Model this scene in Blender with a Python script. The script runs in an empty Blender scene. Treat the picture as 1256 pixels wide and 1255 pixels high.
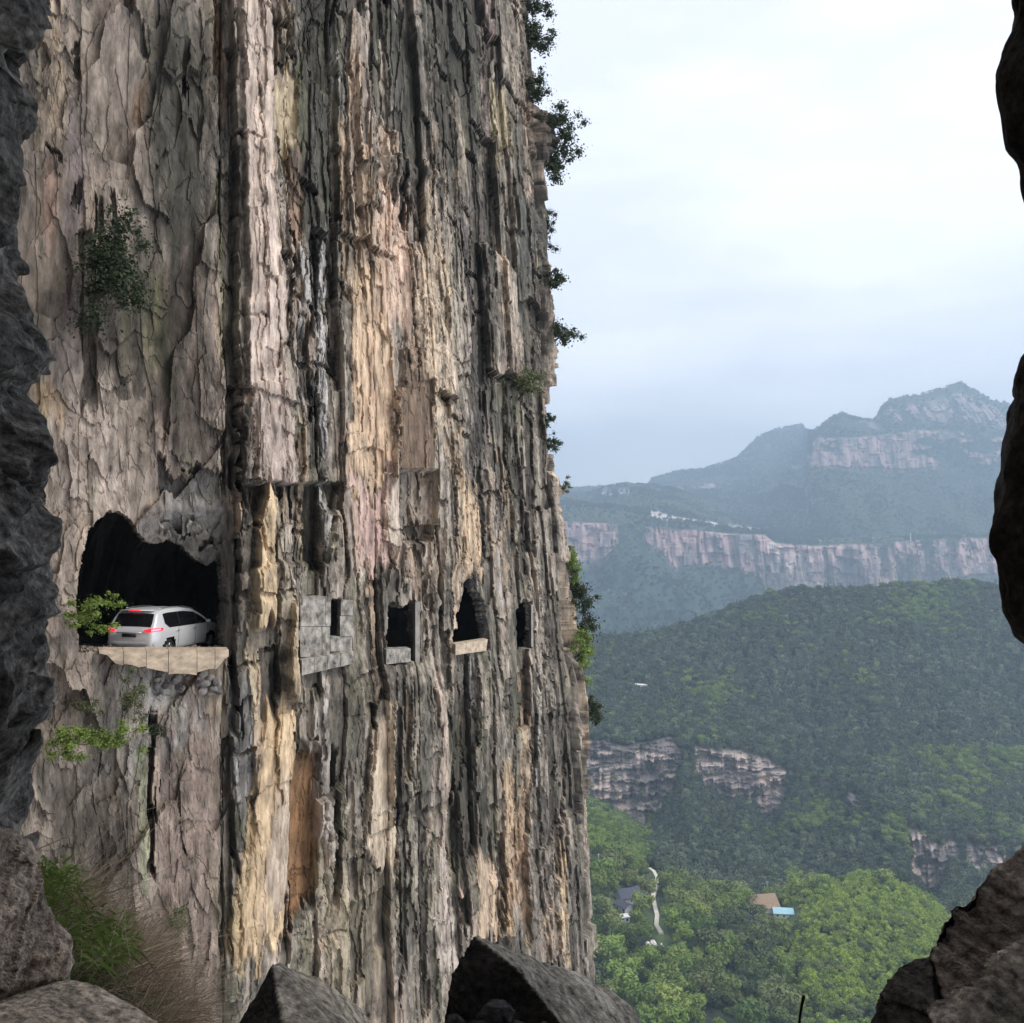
import bpy, bmesh, math, random
import numpy as np
from mathutils import Vector, Matrix
random.seed(7); RNG = np.random.default_rng(11)
SC = bpy.context.scene
COL = SC.collection
PI = math.pi

# ------------------------------------------------------------------ camera, world, sun, exposure
F0 = 1088.0; CX = 628.0; CY = 627.5            # focal length and centre in pixels of the 1256 px photograph
cam_d = bpy.data.cameras.new("camera"); cam = bpy.data.objects.new("camera", cam_d); COL.objects.link(cam)
cam.location = (0, 0, 0); cam.rotation_euler = (PI / 2, 0, 0)
cam_d.sensor_width = 36; cam_d.lens = 36 * F0 / 1256; cam_d.clip_start = 0.05; cam_d.clip_end = 20000
SC.camera = cam
SUN_EL, SUN_AZ = math.radians(50), math.radians(105)     # azimuth from +Y towards +X
w = bpy.data.worlds.new("World"); SC.world = w; w.use_nodes = True
nt = w.node_tree; nt.nodes.clear()
out = nt.nodes.new("ShaderNodeOutputWorld"); bg = nt.nodes.new("ShaderNodeBackground")
sky = nt.nodes.new("ShaderNodeTexSky"); sky.sky_type = 'NISHITA'; sky.sun_disc = False
sky.sun_elevation = SUN_EL; sky.sun_rotation = SUN_AZ; sky.dust_density = 3
tc = nt.nodes.new("ShaderNodeTexCoord"); mp = nt.nodes.new("ShaderNodeMapping"); mp.inputs['Scale'].default_value = (1.6, 1.6, 5.5)
nz = nt.nodes.new("ShaderNodeTexNoise"); nz.inputs['Scale'].default_value = 1.7; nz.inputs['Detail'].default_value = 6; nz.inputs['Roughness'].default_value = 0.5
rp = nt.nodes.new("ShaderNodeValToRGB")
rp.color_ramp.elements[0].position = 0.38; rp.color_ramp.elements[0].color = (0.745, 0.775, 0.875, 1)
rp.color_ramp.elements[1].position = 0.58; rp.color_ramp.elements[1].color = (0.915, 0.935, 1.0, 1)
sc_ = nt.nodes.new("ShaderNodeVectorMath"); sc_.operation = 'SCALE'; sc_.inputs['Scale'].default_value = 9.2
mx = nt.nodes.new("ShaderNodeMixRGB"); mx.inputs['Fac'].default_value = 0.9
L = nt.links.new
L(tc.outputs['Generated'], mp.inputs['Vector']); L(mp.outputs[0], nz.inputs['Vector']); L(nz.outputs['Fac'], rp.inputs[0])
L(rp.outputs[0], sc_.inputs[0]); L(sky.outputs[0], mx.inputs[1]); L(sc_.outputs[0], mx.inputs[2])
L(mx.outputs[0], bg.inputs[0]); bg.inputs[1].default_value = 0.1; L(bg.outputs[0], out.inputs[0])
sd = bpy.data.lights.new("sun", 'SUN'); sun = bpy.data.objects.new("sun", sd); COL.objects.link(sun)
sd.energy = 1.7; sd.angle = math.radians(22); sd.color = (1.0, 0.95, 0.88)
sv = Vector((math.sin(SUN_AZ) * math.cos(SUN_EL), math.cos(SUN_AZ) * math.cos(SUN_EL), math.sin(SUN_EL)))
sun.rotation_euler = sv.to_track_quat('Z', 'Y').to_euler(); sun.location = (0, 0, 500)
SC.view_settings.view_transform = 'Standard'; SC.view_settings.look = 'None'
SC.view_settings.exposure = 0.68; SC.view_settings.gamma = 1.0; SC.view_settings.use_curve_mapping = False
SC.cycles.max_bounces = 6; SC.cycles.diffuse_bounces = 3; SC.cycles.transparent_max_bounces = 8

# ------------------------------------------------------------------ helpers
def P(u, v, Y):
    return Vector(((u - CX) / F0 * Y, Y, -(v - CY) / F0 * Y))
def lin(c):
    c = np.asarray(c, float) / 255.0
    return np.where(c <= 0.04045, c / 12.92, ((c + 0.055) / 1.055) ** 2.4)
KALB = 1.3
def alb(r, g, b, k=None):
    c = lin((r, g, b)) * (k or KALB); c = c * .86 + c.mean() * .14; return c * min(1.0, 0.62 / c.max())

def _h(ix, iy, s):
    n = (ix.astype(np.int64) * 374761393 + iy.astype(np.int64) * 668265263 + s * 974634777) & 0x7fffffff
    n = ((n ^ (n >> 13)) * 1274126177) & 0x7fffffff
    n = ((n ^ (n >> 16)) * 2246822519 + 12345) & 0x7fffffff
    return ((n ^ (n >> 15)) & 0xffffff) / float(0xffffff)
def vnoise(x, y, s=0):
    ix = np.floor(x); iy = np.floor(y); fx = x - ix; fy = y - iy
    fx = fx * fx * fx * (fx * (fx * 6 - 15) + 10); fy = fy * fy * fy * (fy * (fy * 6 - 15) + 10)
    a = _h(ix, iy, s); b = _h(ix + 1, iy, s); c = _h(ix, iy + 1, s); d = _h(ix + 1, iy + 1, s)
    return ((a + (b - a) * fx) * (1 - fy) + (c + (d - c) * fx) * fy) * 2 - 1
def fbm(x, y, s=0, o=4, g=0.5):
    r = 0; a = 1; t = 0
    for k in range(o):
        r = r + a * vnoise(x * 2.03 ** k + 17.3 * k, y * 2.03 ** k - 9.1 * k, s + k * 31); t += a; a *= g
    return r / t * 1.6
def voro(x, y, s=0, jit=0.9):
    ix = np.floor(x); iy = np.floor(y)
    f1 = np.full(x.shape, 9.0); f2 = np.full(x.shape, 9.0); rid = np.zeros(x.shape)
    for dx in (-1, 0, 1):
        for dy in (-1, 0, 1):
            cx = ix + dx; cy = iy + dy
            px = cx + 0.5 + (_h(cx, cy, s) - 0.5) * jit; py = cy + 0.5 + (_h(cx, cy, s + 5) - 0.5) * jit
            d = np.hypot(x - px, y - py)
            m = d < f1
            f2 = np.where(m, f1, np.minimum(f2, d)); rid = np.where(m, _h(cx, cy, s + 9), rid); f1 = np.where(m, d, f1)
    return rid * 2 - 1, f2 - f1
def plates(x, y, s=0, tilt=1.0, jit=0.95):
    """Voronoi cells that are tilted planes: random height plus a random slope"""
    ix = np.floor(x); iy = np.floor(y); f1 = np.full(x.shape, 9.0); out_ = np.zeros(x.shape)
    for dx in (-1, 0, 1):
        for dy in (-1, 0, 1):
            cx = ix + dx; cy = iy + dy
            qx = x - (cx + 0.5 + (_h(cx, cy, s) - 0.5) * jit); qy = y - (cy + 0.5 + (_h(cx, cy, s + 5) - 0.5) * jit)
            d = np.abs(qx) + np.abs(qy) * .9; m = d < f1
            v = (_h(cx, cy, s + 9) * 2 - 1) + tilt * (qx * (_h(cx, cy, s + 11) * 2 - 1) + qy * (_h(cx, cy, s + 13) * 2 - 1)) * 2
            out_ = np.where(m, v, out_); f1 = np.where(m, d, f1)
    return out_
def bricks(x, z, wd, ln, s):
    """upright slabs with square ends: id, slope inside the slab, distance to the side edge"""
    x = x / wd; x = x + .45 * vnoise(x * .7, x * 0 + s, s); ci = np.floor(x); fx = x - ci
    zz_ = z / ln * (0.6 + .9 * _h(ci, ci * 0 + 3, s)) + 7 * _h(ci, ci * 0, s); zi = np.floor(zz_)
    cut_ = (_h(ci, zi, s + 6) > .45) * np.clip(1 - (1 - (zz_ - zi)) * ln / (.10 * ln ** .5 + .12), 0, 1) ** .5
    return (_h(ci, zi, s + 2) * 2 - 1), (fx - .5) * (_h(ci, zi, s + 3) * 2 - 1), np.minimum(fx, 1 - fx) * wd, cut_
def sstep(a, b, x):
    t = np.clip((x - a) / (b - a), 0, 1); return t * t * (3 - 2 * t)

def np_mesh(name, V, Q, col=None, smooth=False):
    me = bpy.data.meshes.new(name)
    V = np.asarray(V, np.float32); Q = np.asarray(Q, np.int32); k = Q.shape[1]
    me.vertices.add(len(V)); me.vertices.foreach_set('co', V.ravel())
    me.loops.add(Q.size); me.loops.foreach_set('vertex_index', Q.ravel())
    me.polygons.add(len(Q)); me.polygons.foreach_set('loop_start', np.arange(0, Q.size, k, dtype=np.int32))
    me.polygons.foreach_set('use_smooth', np.full(len(Q), smooth))
    me.update(calc_edges=True)
    if col is not None:
        a = me.attributes.new('col', 'FLOAT_COLOR', 'POINT')
        c = np.ones((len(V), 4), np.float32); c[:, :3] = col; a.data.foreach_set('color', c.ravel())
    return me
def link(name, me, mat=None, parent=None, label=None, cat=None, group=None, kind=None, loc=None):
    o = bpy.data.objects.new(name, me); COL.objects.link(o)
    if mat is not None and me is not None and len(me.materials) == 0: me.materials.append(mat)
    if parent is not None: o.parent = parent
    if label: o['label'] = label
    if cat: o['category'] = cat
    if group: o['group'] = group
    if kind: o['kind'] = kind
    if loc is not None: o.location = loc
    return o
def thing(name, label, cat, loc=(0, 0, 0), rotz=0.0, group=None):
    o = link(name, None, label=label, cat=cat, group=group, loc=loc); o.rotation_euler = (0, 0, rotz); o.empty_display_size = 0.2
    return o
def bm_mesh(bm, name, smooth=False):
    me = bpy.data.meshes.new(name); bmesh.ops.recalc_face_normals(bm, faces=bm.faces); bm.to_mesh(me); bm.free()
    if smooth:
        for p in me.polygons: p.use_smooth = True
    return me
def box(bm, x0, x1, y0, y1, z0, z1, M=None):
    vs = [bm.verts.new(Vector((x, y, z)) if M is None else M @ Vector((x, y, z))) for x in (x0, x1) for y in (y0, y1) for z in (z0, z1)]
    for f in ((0, 1, 3, 2), (4, 6, 7, 5), (0, 4, 5, 1), (2, 3, 7, 6), (0, 2, 6, 4), (1, 5, 7, 3)):
        bm.faces.new([vs[i] for i in f])
    return vs
def tube(bm, pts, radii, n=7):
    rings = []
    for i, p in enumerate(pts):
        a = pts[min(i + 1, len(pts) - 1)] - pts[max(i - 1, 0)]
        q = a.to_track_quat('Z', 'Y')
        rings.append([bm.verts.new(p + q @ Vector((math.cos(2 * PI * k / n) * radii[i], math.sin(2 * PI * k / n) * radii[i], 0))) for k in range(n)])
    for a, b in zip(rings, rings[1:]):
        for k in range(n): bm.faces.new((a[k], a[(k + 1) % n], b[(k + 1) % n], b[k]))
    bm.faces.new(rings[0][::-1]); bm.faces.new(rings[-1])

# ------------------------------------------------------------------ materials
def nmat(name, color=(0.5, 0.5, 0.5), rough=0.85, metal=0.0, attr=False, scale=None, amt=0.35, bump=0.0, bscale=None, stretch=(1, 1, 1), spec=0.3, rnd=None, trans=0.0, emit=None, con=0.25):
    m = bpy.data.materials.new(name); m.use_nodes = True; t = m.node_tree; N = t.nodes; K = t.links.new
    b = N['Principled BSDF']; b.inputs['Roughness'].default_value = rough; b.inputs['Metallic'].default_value = metal
    b.inputs['Specular IOR Level'].default_value = spec
    if attr:
        s = N.new("ShaderNodeAttribute"); s.attribute_name = 'col'; c = s.outputs['Color']
    else:
        s = N.new("ShaderNodeRGB"); s.outputs[0].default_value = (*color, 1); c = s.outputs[0]
    tcn = N.new("ShaderNodeTexCoord"); mpn = N.new("ShaderNodeMapping"); mpn.inputs['Scale'].default_value = stretch
    K(tcn.outputs['Object'], mpn.inputs['Vector'])
    if rnd:
        oi = N.new("ShaderNodeObjectInfo"); r = N.new("ShaderNodeValToRGB")
        els = r.color_ramp.elements
        while len(els) < len(rnd): els.new(0.5)
        for i, cc in enumerate(rnd): els[i].position = i / (len(rnd) - 1); els[i].color = (*cc, 1)
        K(oi.outputs['Random'], r.inputs[0]); c = r.outputs[0]
    if scale:
        n = N.new("ShaderNodeTexNoise"); n.inputs['Scale'].default_value = scale; n.inputs['Detail'].default_value = 8; n.inputs['Roughness'].default_value = 0.65
        K(mpn.outputs[0], n.inputs['Vector'])
        mr = N.new("ShaderNodeMapRange"); mr.inputs[1].default_value = 0.5 - con; mr.inputs[2].default_value = 0.5 + con; mr.clamp = False
        mr.inputs[3].default_value = 1 - amt; mr.inputs[4].default_value = 1 + amt; K(n.outputs['Fac'], mr.inputs[0])
        vm = N.new("ShaderNodeVectorMath"); vm.operation = 'SCALE'; K(c, vm.inputs[0]); K(mr.outputs[0], vm.inputs['Scale']); c = vm.outputs[0]
    K(c, b.inputs['Base Color'])
    if bump:
        n2 = N.new("ShaderNodeTexNoise"); n2.inputs['Scale'].default_value = bscale or (scale or 5) * 2; n2.inputs['Detail'].default_value = 10; n2.inputs['Roughness'].default_value = 0.7
        K(mpn.outputs[0], n2.inputs['Vector'])
        bp = N.new("ShaderNodeBump"); bp.inputs['Strength'].default_value = 1.0; bp.inputs['Distance'].default_value = bump
        K(n2.outputs['Fac'], bp.inputs['Height']); K(bp.outputs[0], b.inputs['Normal'])
    if trans:
        tr = N.new("ShaderNodeBsdfTranslucent"); K(c, tr.inputs[0]); mxs = N.new("ShaderNodeMixShader"); mxs.inputs[0].default_value = trans
        K(b.outputs[0], mxs.inputs[1]); K(tr.outputs[0], mxs.inputs[2]); K(mxs.outputs[0], N['Material Output'].inputs[0])
    if emit:
        b.inputs['Emission Color'].default_value = (*emit[0], 1); b.inputs['Emission Strength'].default_value = emit[1]
    return m
M_cliff = nmat("cliff_rock", attr=True, scale=3.2, amt=0.55, bump=0.05, bscale=5.0, con=.17, stretch=(1, 1, 0.3), rough=0.92, spec=0.2)
M_near = nmat("near_rock", attr=True, scale=34, amt=0.7, con=.16, bump=0.03, bscale=45, rough=0.9, spec=0.25)
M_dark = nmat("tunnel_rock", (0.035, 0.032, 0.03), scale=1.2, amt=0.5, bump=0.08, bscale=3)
M_terr = nmat("hill_ground", attr=True, scale=0.06, amt=0.3, bump=0.4, bscale=0.2)
M_conc = nmat("kerb_concrete", (0.42, 0.335, 0.245), scale=2.6, amt=0.55, bump=0.01, bscale=14, stretch=(1, 1, 2))
M_conc2 = nmat("grey_concrete", (0.24, 0.22, 0.19), con=.15, scale=2.6, amt=0.7, bump=0.015, bscale=9)
M_jamb = nmat("old_concrete", (0.23, 0.21, 0.185), scale=2.0, amt=0.5, bump=0.015, bscale=9)
M_road = nmat("road_concrete", (0.13, 0.125, 0.115), scale=2.0, amt=0.25, bump=0.005, bscale=30)
M_bark = nmat("bark", (0.06, 0.048, 0.038), scale=8, amt=0.4, bump=0.01)
G = lambda *a: [tuple(x) for x in a]
M_leaf_valley = nmat("leaf_valley", rnd=G((0.055, 0.085, 0.03), (0.17, 0.22, 0.055), (0.035, 0.06, 0.03), (0.23, 0.26, 0.09), (0.10, 0.145, 0.045)), scale=0.25, amt=0.3, rough=0.7, trans=0.2)
M_leaf_bright = nmat("leaf_bright", rnd=G((0.13, 0.20, 0.04), (0.23, 0.32, 0.065), (0.08, 0.14, 0.035), (0.28, 0.34, 0.08)), scale=0.25, amt=0.3, rough=0.7, trans=0.25)
M_leaf_far2 = nmat("leaf_far_lit", rnd=G((0.15, 0.19, 0.09), (0.24, 0.27, 0.14)), scale=0.1, amt=0.2, rough=0.8)  # lighter crown copy: stands for sunlit relief on the far slopes
M_leaf_mid = nmat("leaf_mid", rnd=G((0.035, 0.05, 0.03), (0.07, 0.092, 0.05), (0.05, 0.07, 0.04), (0.095, 0.12, 0.06)), scale=0.2, amt=0.3, rough=0.75, trans=0.1)
M_leaf_knoll = nmat("leaf_knoll", rnd=G((0.20, 0.27, 0.045), (0.38, 0.48, 0.08), (0.13, 0.20, 0.04), (0.32, 0.42, 0.075)), scale=0.25, amt=0.3, rough=0.7, trans=0.25)
M_leaf_ridge = nmat("leaf_ridge", rnd=G((0.018, 0.034, 0.026), (0.10, 0.135, 0.08), (0.03, 0.052, 0.04), (0.19, 0.23, 0.13), (0.055, 0.085, 0.056)), scale=0.2, amt=0.3, rough=0.75, trans=0.1)
M_leaf_far = nmat("leaf_far", rnd=G((0.015, 0.03, 0.022), (0.04, 0.06, 0.035), (0.022, 0.04, 0.026)), scale=0.1, amt=0.2, rough=0.8)
M_leaf_pine = nmat("leaf_pine", (0.035, 0.05, 0.022), scale=1.5, amt=0.5, rough=0.7, trans=0.15)
M_leaf_shrub = nmat("leaf_shrub", (0.17, 0.24, 0.05), scale=1.5, amt=0.45, rough=0.65, trans=0.25)
M_leaf_dull = nmat("leaf_dull", (0.12, 0.135, 0.065), scale=1.5, amt=0.45, rough=0.75, trans=0.2)
M_leaf_near = nmat("leaf_near", (0.15, 0.215, 0.055), scale=4, amt=0.5, rough=0.6, trans=0.25)
M_twig = nmat("dry_twig", (0.46, 0.37, 0.28), scale=4, amt=0.4, rough=0.8)
M_paint = nmat("car_paint", (0.72, 0.73, 0.74), rough=0.28, metal=0.25, spec=0.5)
M_glass = nmat("car_glass", (0.008, 0.008, 0.010), rough=0.08, spec=0.5)
M_black = nmat("black_plastic", (0.012, 0.012, 0.013), rough=0.6)
M_tyre = nmat("tyre_rubber", (0.012, 0.012, 0.012), rough=0.85)
M_alloy = nmat("wheel_alloy", (0.55, 0.56, 0.58), rough=0.3, metal=0.9)
M_red = nmat("tail_lamp_red", (0.45, 0.01, 0.02), rough=0.2, emit=((1.0, 0.03, 0.06), 0.7))
M_redpale = nmat("tail_lamp_bright", (0.8, 0.25, 0.3), rough=0.2, emit=((1.0, 0.25, 0.32), 1.1))
M_plate = nmat("number_plate", (0.02, 0.022, 0.03), rough=0.5)
M_slate = nmat("slate_roof", (0.075, 0.08, 0.105), scale=1.5, amt=0.3)
M_tile = nmat("brown_tile_roof", (0.30, 0.21, 0.14), scale=1.2, amt=0.3)
M_blue = nmat("blue_sheet_roof", (0.32, 0.55, 0.62), scale=0.8, amt=0.15, rough=0.5)
M_white = nmat("white_plaster", (0.75, 0.74, 0.70), scale=0.8, amt=0.15)
M_wall = nmat("house_wall", (0.42, 0.40, 0.42), scale=0.8, amt=0.25)
M_win = nmat("window_dark", (0.03, 0.035, 0.04), rough=0.2)
M_path = nmat("pale_path", (0.62, 0.57, 0.45), scale=0.8, amt=0.2)

# ------------------------------------------------------------------ the cliff across the gorge
A0, A1 = np.array((-14.85, 27.0)), np.array((-9.8, 31.0))
k_e = (683 - CX) / F0
B1 = np.array((k_e * 58.0, 58.0))
def on_wall(u):
    u = np.asarray(u, float); k = (u - CX) / F0
    def hit(p, q):
        d = q - p; t = (k * p[1] - p[0]) / (d[0] - k * d[1]); return p[0] + t * d[0], p[1] + t * d[1]
    xa, ya = hit(A0, A1); xb, yb = hit(A1, B1); m = u <= 285
    return np.where(m, xa, xb), np.where(m, ya, yb)
def lean_of(u): return 0.068 * sstep(300, 683, u)
us = np.arange(-100, 683, 0.92)
wx, wy = on_wall(us)
def resample(pts, n):
    p = np.array(pts, float); d = np.r_[0, np.cumsum(np.hypot(*np.diff(p, axis=0).T))]; t = np.linspace(0, d[-1], n)
    return np.interp(t, d, p[:, 0]), np.interp(t, d, p[:, 1])
lx, ly = resample([(-12, 3.6), (-15, 10), (-18, 16), (-18.4, 21), (wx[0], wy[0])], 50)
rx, ry = resample([(wx[-1], wy[-1]), (3.2, 60), (3.0, 62.5), (1.6, 66.5)], 90)
rx2, ry2 = resample([(1.6, 66.5), (-1.6, 76), (-8, 92), (-22, 120)], 40); rx = np.r_[rx, rx2[1:]]; ry = np.r_[ry, ry2[1:]]
lx, ly = lx[:-1], ly[:-1]; rx, ry = rx[1:], ry[1:]
px_ = np.r_[lx, wx, rx]; py_ = np.r_[ly, wy, ry]
U = np.r_[np.linspace(-160, -101, len(lx)), us, np.linspace(684, 760, len(rx))]
S = np.r_[0, np.cumsum(np.hypot(np.diff(px_), np.diff(py_)))]
tx = np.gradient(px_, S); ty = np.gradient(py_, S)
ker = np.ones(9) / 9
tx = np.convolve(np.pad(tx, 4, 'edge'), ker, 'valid'); ty = np.convolve(np.pad(ty, 4, 'edge'), ker, 'valid')
nx, ny = ty, -tx; nn = np.hypot(nx, ny); nx /= nn; ny /= nn
vx, vy = -px_, -py_; vn = np.hypot(vx, vy); vx /= vn; vy /= vn
wv = 0.68 * sstep(-150, -100, U) * (1 - sstep(678, 688, U))
Dx = nx * (1 - wv) + vx * wv; Dy = ny * (1 - wv) + vy * wv; dn = np.hypot(Dx, Dy); Dx /= dn; Dy /= dn
vrows = np.r_[np.linspace(-700, -45, 14), np.arange(-40, 1300, 1.42), np.linspace(1306, 3800, 26)]
NR, NC = len(vrows), len(U)
BX = np.tile(px_, (NR, 1)); BY = np.tile(py_, (NR, 1))
BZ = -(vrows[:, None] - CY) / F0 * np.maximum(BY, 24)
BX = BX - np.tile(lean_of(U), (NR, 1)) * np.clip(BZ, -50, 60)
PU = CX + F0 * BX / BY; PV = CY - F0 * BZ / BY
PU[:, :len(lx)] = U[None, :len(lx)]; PU[:, -len(rx):] = U[None, -len(rx):] + (PU[:, -len(rx) - 1:-len(rx)] - 683)
S2 = np.r_[0, np.cumsum(np.hypot(np.diff(px_), np.diff(py_)) * np.where(U[1:] > 285, .52, 1.0))]      # rock texture is coarser on the far columns
SS = np.tile(S2, (NR, 1))

def wob(a, b, s): return vnoise(a, b, s)
j1 = fbm(SS / 2.5, BZ / 9.0, 3, 3); j2 = fbm(SS / 0.4, BZ / 1.2, 4, 4, .6)
sw = SS + 0.14 * j1 + 0.045 * j2; zw = BZ + .35 * fbm(SS / 1.0, BZ / 4, 8, 3) + .06 * fbm(SS / .07, BZ / 9, 9, 2)
r1, e1 = voro(sw / 1.9, zw / 11.0, 21)
r2, e2 = voro(sw / 0.75 + 40, zw / 4.0, 22)
r3, e3 = voro(sw / 0.30 + 80, zw / 2.4, 23)
r4, e4 = voro(sw / 0.13, zw / 0.9, 24)
b1, s1_, g1, u1_ = bricks(sw, zw, 1.25, 8.5, 25); b2_, s2_, g2, u2_ = bricks(sw + .1 * j2, zw, .55, 4.6, 26); b3_, s3_, g3, u3_ = bricks(sw + .05 * j2, zw, .24, 2.3, 27)
st = fbm(SS / 0.16, BZ / 2.0, 41, 5, .6)                         # vertical striation
gr = fbm(SS / 0.30, BZ / 0.65, 42, 5, 0.75)                      # rough grain
big = fbm(SS / 7, BZ / 22, 43, 2)
rough_z = np.clip(0.45 + 0.75 * fbm(SS / 2.2, BZ / 7.0, 44, 3) + .25 * b1, 0, 1)           # where the rock is broken up
colm = sstep(255, 300, PU)                                      # columnar right part, smoother left part
dc = 0.16 * r1 + 0.62 * b1 + .55 * s1_ + 0.06 * r2 + .25 * b2_ + .3 * s2_ + (0.03 * r3 + .085 * b3_ + .1 * s3_) * (0.5 + rough_z) + 0.015 * r4 * rough_z
dc -= 0.26 * (1 - sstep(0.0, 0.04, g1)) + 0.18 * (1 - sstep(0, .03, g2)) * rough_z
pl1 = plates((SS - BZ * 0.12 + .05 * j2) / 1.9 + 7, (BZ + SS * 0.35 + .1 * j2) / 3.2, 61); pl2 = plates((sw + BZ * .1) / .62, zw / 1.3, 62); pl3 = plates(sw / .24, zw / .42, 63)
dl = .20 * pl1 + .085 * pl2 * (.2 + rough_z) + .03 * pl3 * (.1 + rough_z) + .08 * b1 + .05 * r2
dc -= .42 * u1_ + .26 * u2_ + .10 * u3_ * rough_z
disp = dc * colm + dl * (1 - colm) + 0.28 * big
disp += 0.02 * st * (.3 + .7 * colm) + 0.034 * gr * (0.1 + 1.4 * rough_z ** 1.5) * (.5 + .5 * colm)
# slanting plates on the left part
side = sstep(-130, -100, U)[None, :]

# ---- colours (rock colours: lichen, fresh faces, stains; crack and recess shade painted dark)
C_pink = alb(142, 128, 116); C_grey = alb(112, 104, 92); C_dark = alb(66, 62, 56); C_tan = alb(178, 154, 126)
C_pale = alb(178, 163, 146); C_white = alb(190, 184, 178); C_black = alb(28, 27, 26); C_orange = alb(196, 158, 112)
C_brown = alb(108, 84, 64); C_moss = alb(84, 88, 52); C_purp = alb(120, 108, 112); C_rust = alb(140, 96, 58)
def mixc(c, c2, m):
    m = np.clip(m, 0, 1)[..., None]; return c * (1 - m) + np.asarray(c2) * m
col = np.tile(C_grey, (NR, NC, 1))
t1 = 0.35 * r1 + .35 * b1 + 0.2 * r2 + .2 * b2_ + 0.5 * fbm(SS / 1.5, BZ / 9, 51, 3)
col = mixc(col, C_pink, sstep(-0.1, 0.5, t1) * 0.8)
col = mixc(col, C_tan, sstep(0.35, 0.9, t1 + 0.3 * b3_) * 0.7)
col = mixc(col, C_dark, sstep(0.05, 0.6, -t1 + 0.25 * r3) * 0.8)
leftm = 1 - sstep(240, 285, PU)
col = mixc(col, C_pink, leftm * 0.65)

jag = 3.0 * fbm(SS / 0.3, BZ / 1.2, 71, 4, .65) + 3.0 * b3_ + 3 * b2_
jagv = 22 * b3_ + 12 * fbm(SS / 0.2, BZ * 0 + 3, 72, 2) + 16 * b2_
def region(x0, y0, x1, y1, hw0, hw1=None, soft=0.18, vs=10.0, jg=1.0, jv=1.0):
    """soft-edged, roughly vertical band from (x0,y0) to (x1,y1) in the photograph's frame, on the wall"""
    hw1 = hw0 if hw1 is None else hw1
    t = np.clip((PV - y0) / max(y1 - y0, 1), 0, 1)
    xc = x0 + (x1 - x0) * t; hw = hw0 + (hw1 - hw0) * t
    d = 1 - np.abs(PU + jag * jg - xc) / hw
    m = sstep(0, soft, d)
    vv = PV + jagv * jv
    return m * sstep(y0 - vs, y0 + vs, vv) * (1 - sstep(y1 - vs, y1 + vs, vv))
def paint(c, s, *a, d=0.0, **k):
    global col, disp
    m = region(*a, **k)
    if c is not None: col = mixc(col, c, m * s)
    if d: disp = disp + d * m
# left part
paint(alb(200, 178, 150), .8, 62, 30, 60, 150, 24, 30, soft=.8, vs=30)
paint(alb(160, 130, 112), .7, 60, 190, 60, 270, 22, 18, soft=.8, vs=20)
paint(C_purp, .5, 90, 130, 90, 400, 14, 16, soft=.8)
paint(alb(74, 72, 64), .8, 225, 0, 215, 230, 55, 62, soft=.7, vs=40)
paint(alb(64, 62, 54), .75, 200, 80, 235, 330, 60, 45, soft=.7, vs=40)
paint(alb(78, 66, 58), .75, 215, 320, 215, 560, 55, 55, soft=.6, vs=40)
paint(alb(52, 49, 42), .8, 150, 300, 150, 480, 46, 40, soft=.6, vs=30)
paint(C_moss, .5, 190, 330, 195, 470, 25, 20, soft=.7, vs=30)
paint(alb(70, 66, 60), .75, 112, 300, 112, 500, 12, 10, d=-.25)
paint(alb(205, 172, 128), .6, 60, 470, 60, 520, 28, 25, soft=.7, vs=15)
paint(alb(188, 172, 158), .45, 100, 500, 130, 640, 60, 70, soft=.7, vs=30)
paint(C_black, .7, 228, 60, 224, 115, 4, 3, d=-.35, jv=.3)
paint(C_brown, .8, 175, 120, 165, 180, 14, 10, soft=.7)
for (x0, y0, x1, y1, h) in ((100, 45, 92, 90, 4), (160, 0, 178, 70, 6), (52, 170, 70, 190, 3), (118, 240, 120, 300, 4), (140, 240, 152, 320, 4), (95, 210, 90, 250, 3)):
    paint(C_dark, .7, x0, y0, x1, y1, h, d=-.22, vs=6, jv=.3)
# great crack, its shade painted dark, right of the first opening and the bright pillar beside it
paint(C_dark, .75, 272, -40, 284, 600, 12, 9, d=-.75, jv=0)
paint(C_rust, .5, 268, -40, 274, 120, 9, 6, soft=.6)
paint(C_black, .7, 288, 560, 289, 900, 7, 6, d=-.8, jv=0)
paint(C_moss, .45, 268, 200, 272, 420, 5, 4)
paint(C_pale, .92, 307, -40, 318, 300, 19, 24, d=.35, soft=.15)
paint(C_pale, .92, 318, 300, 322, 500, 24, 22, d=.38, soft=.15)
paint(alb(170, 152, 144), .95, 330, 470, 334, 592, 24, 26, d=.40, soft=.12, vs=2, jv=.08)
paint(alb(160, 142, 120), .85, 350, 90, 352, 190, 20, 18, d=-.25)
paint(C_moss, .35, 355, 170, 355, 200, 16)
paint(C_brown, .8, 362, 190, 360, 310, 17, 10, d=-.25)
paint(alb(128, 110, 98), .8, 345, 0, 345, 90, 14, d=-.2)
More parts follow.
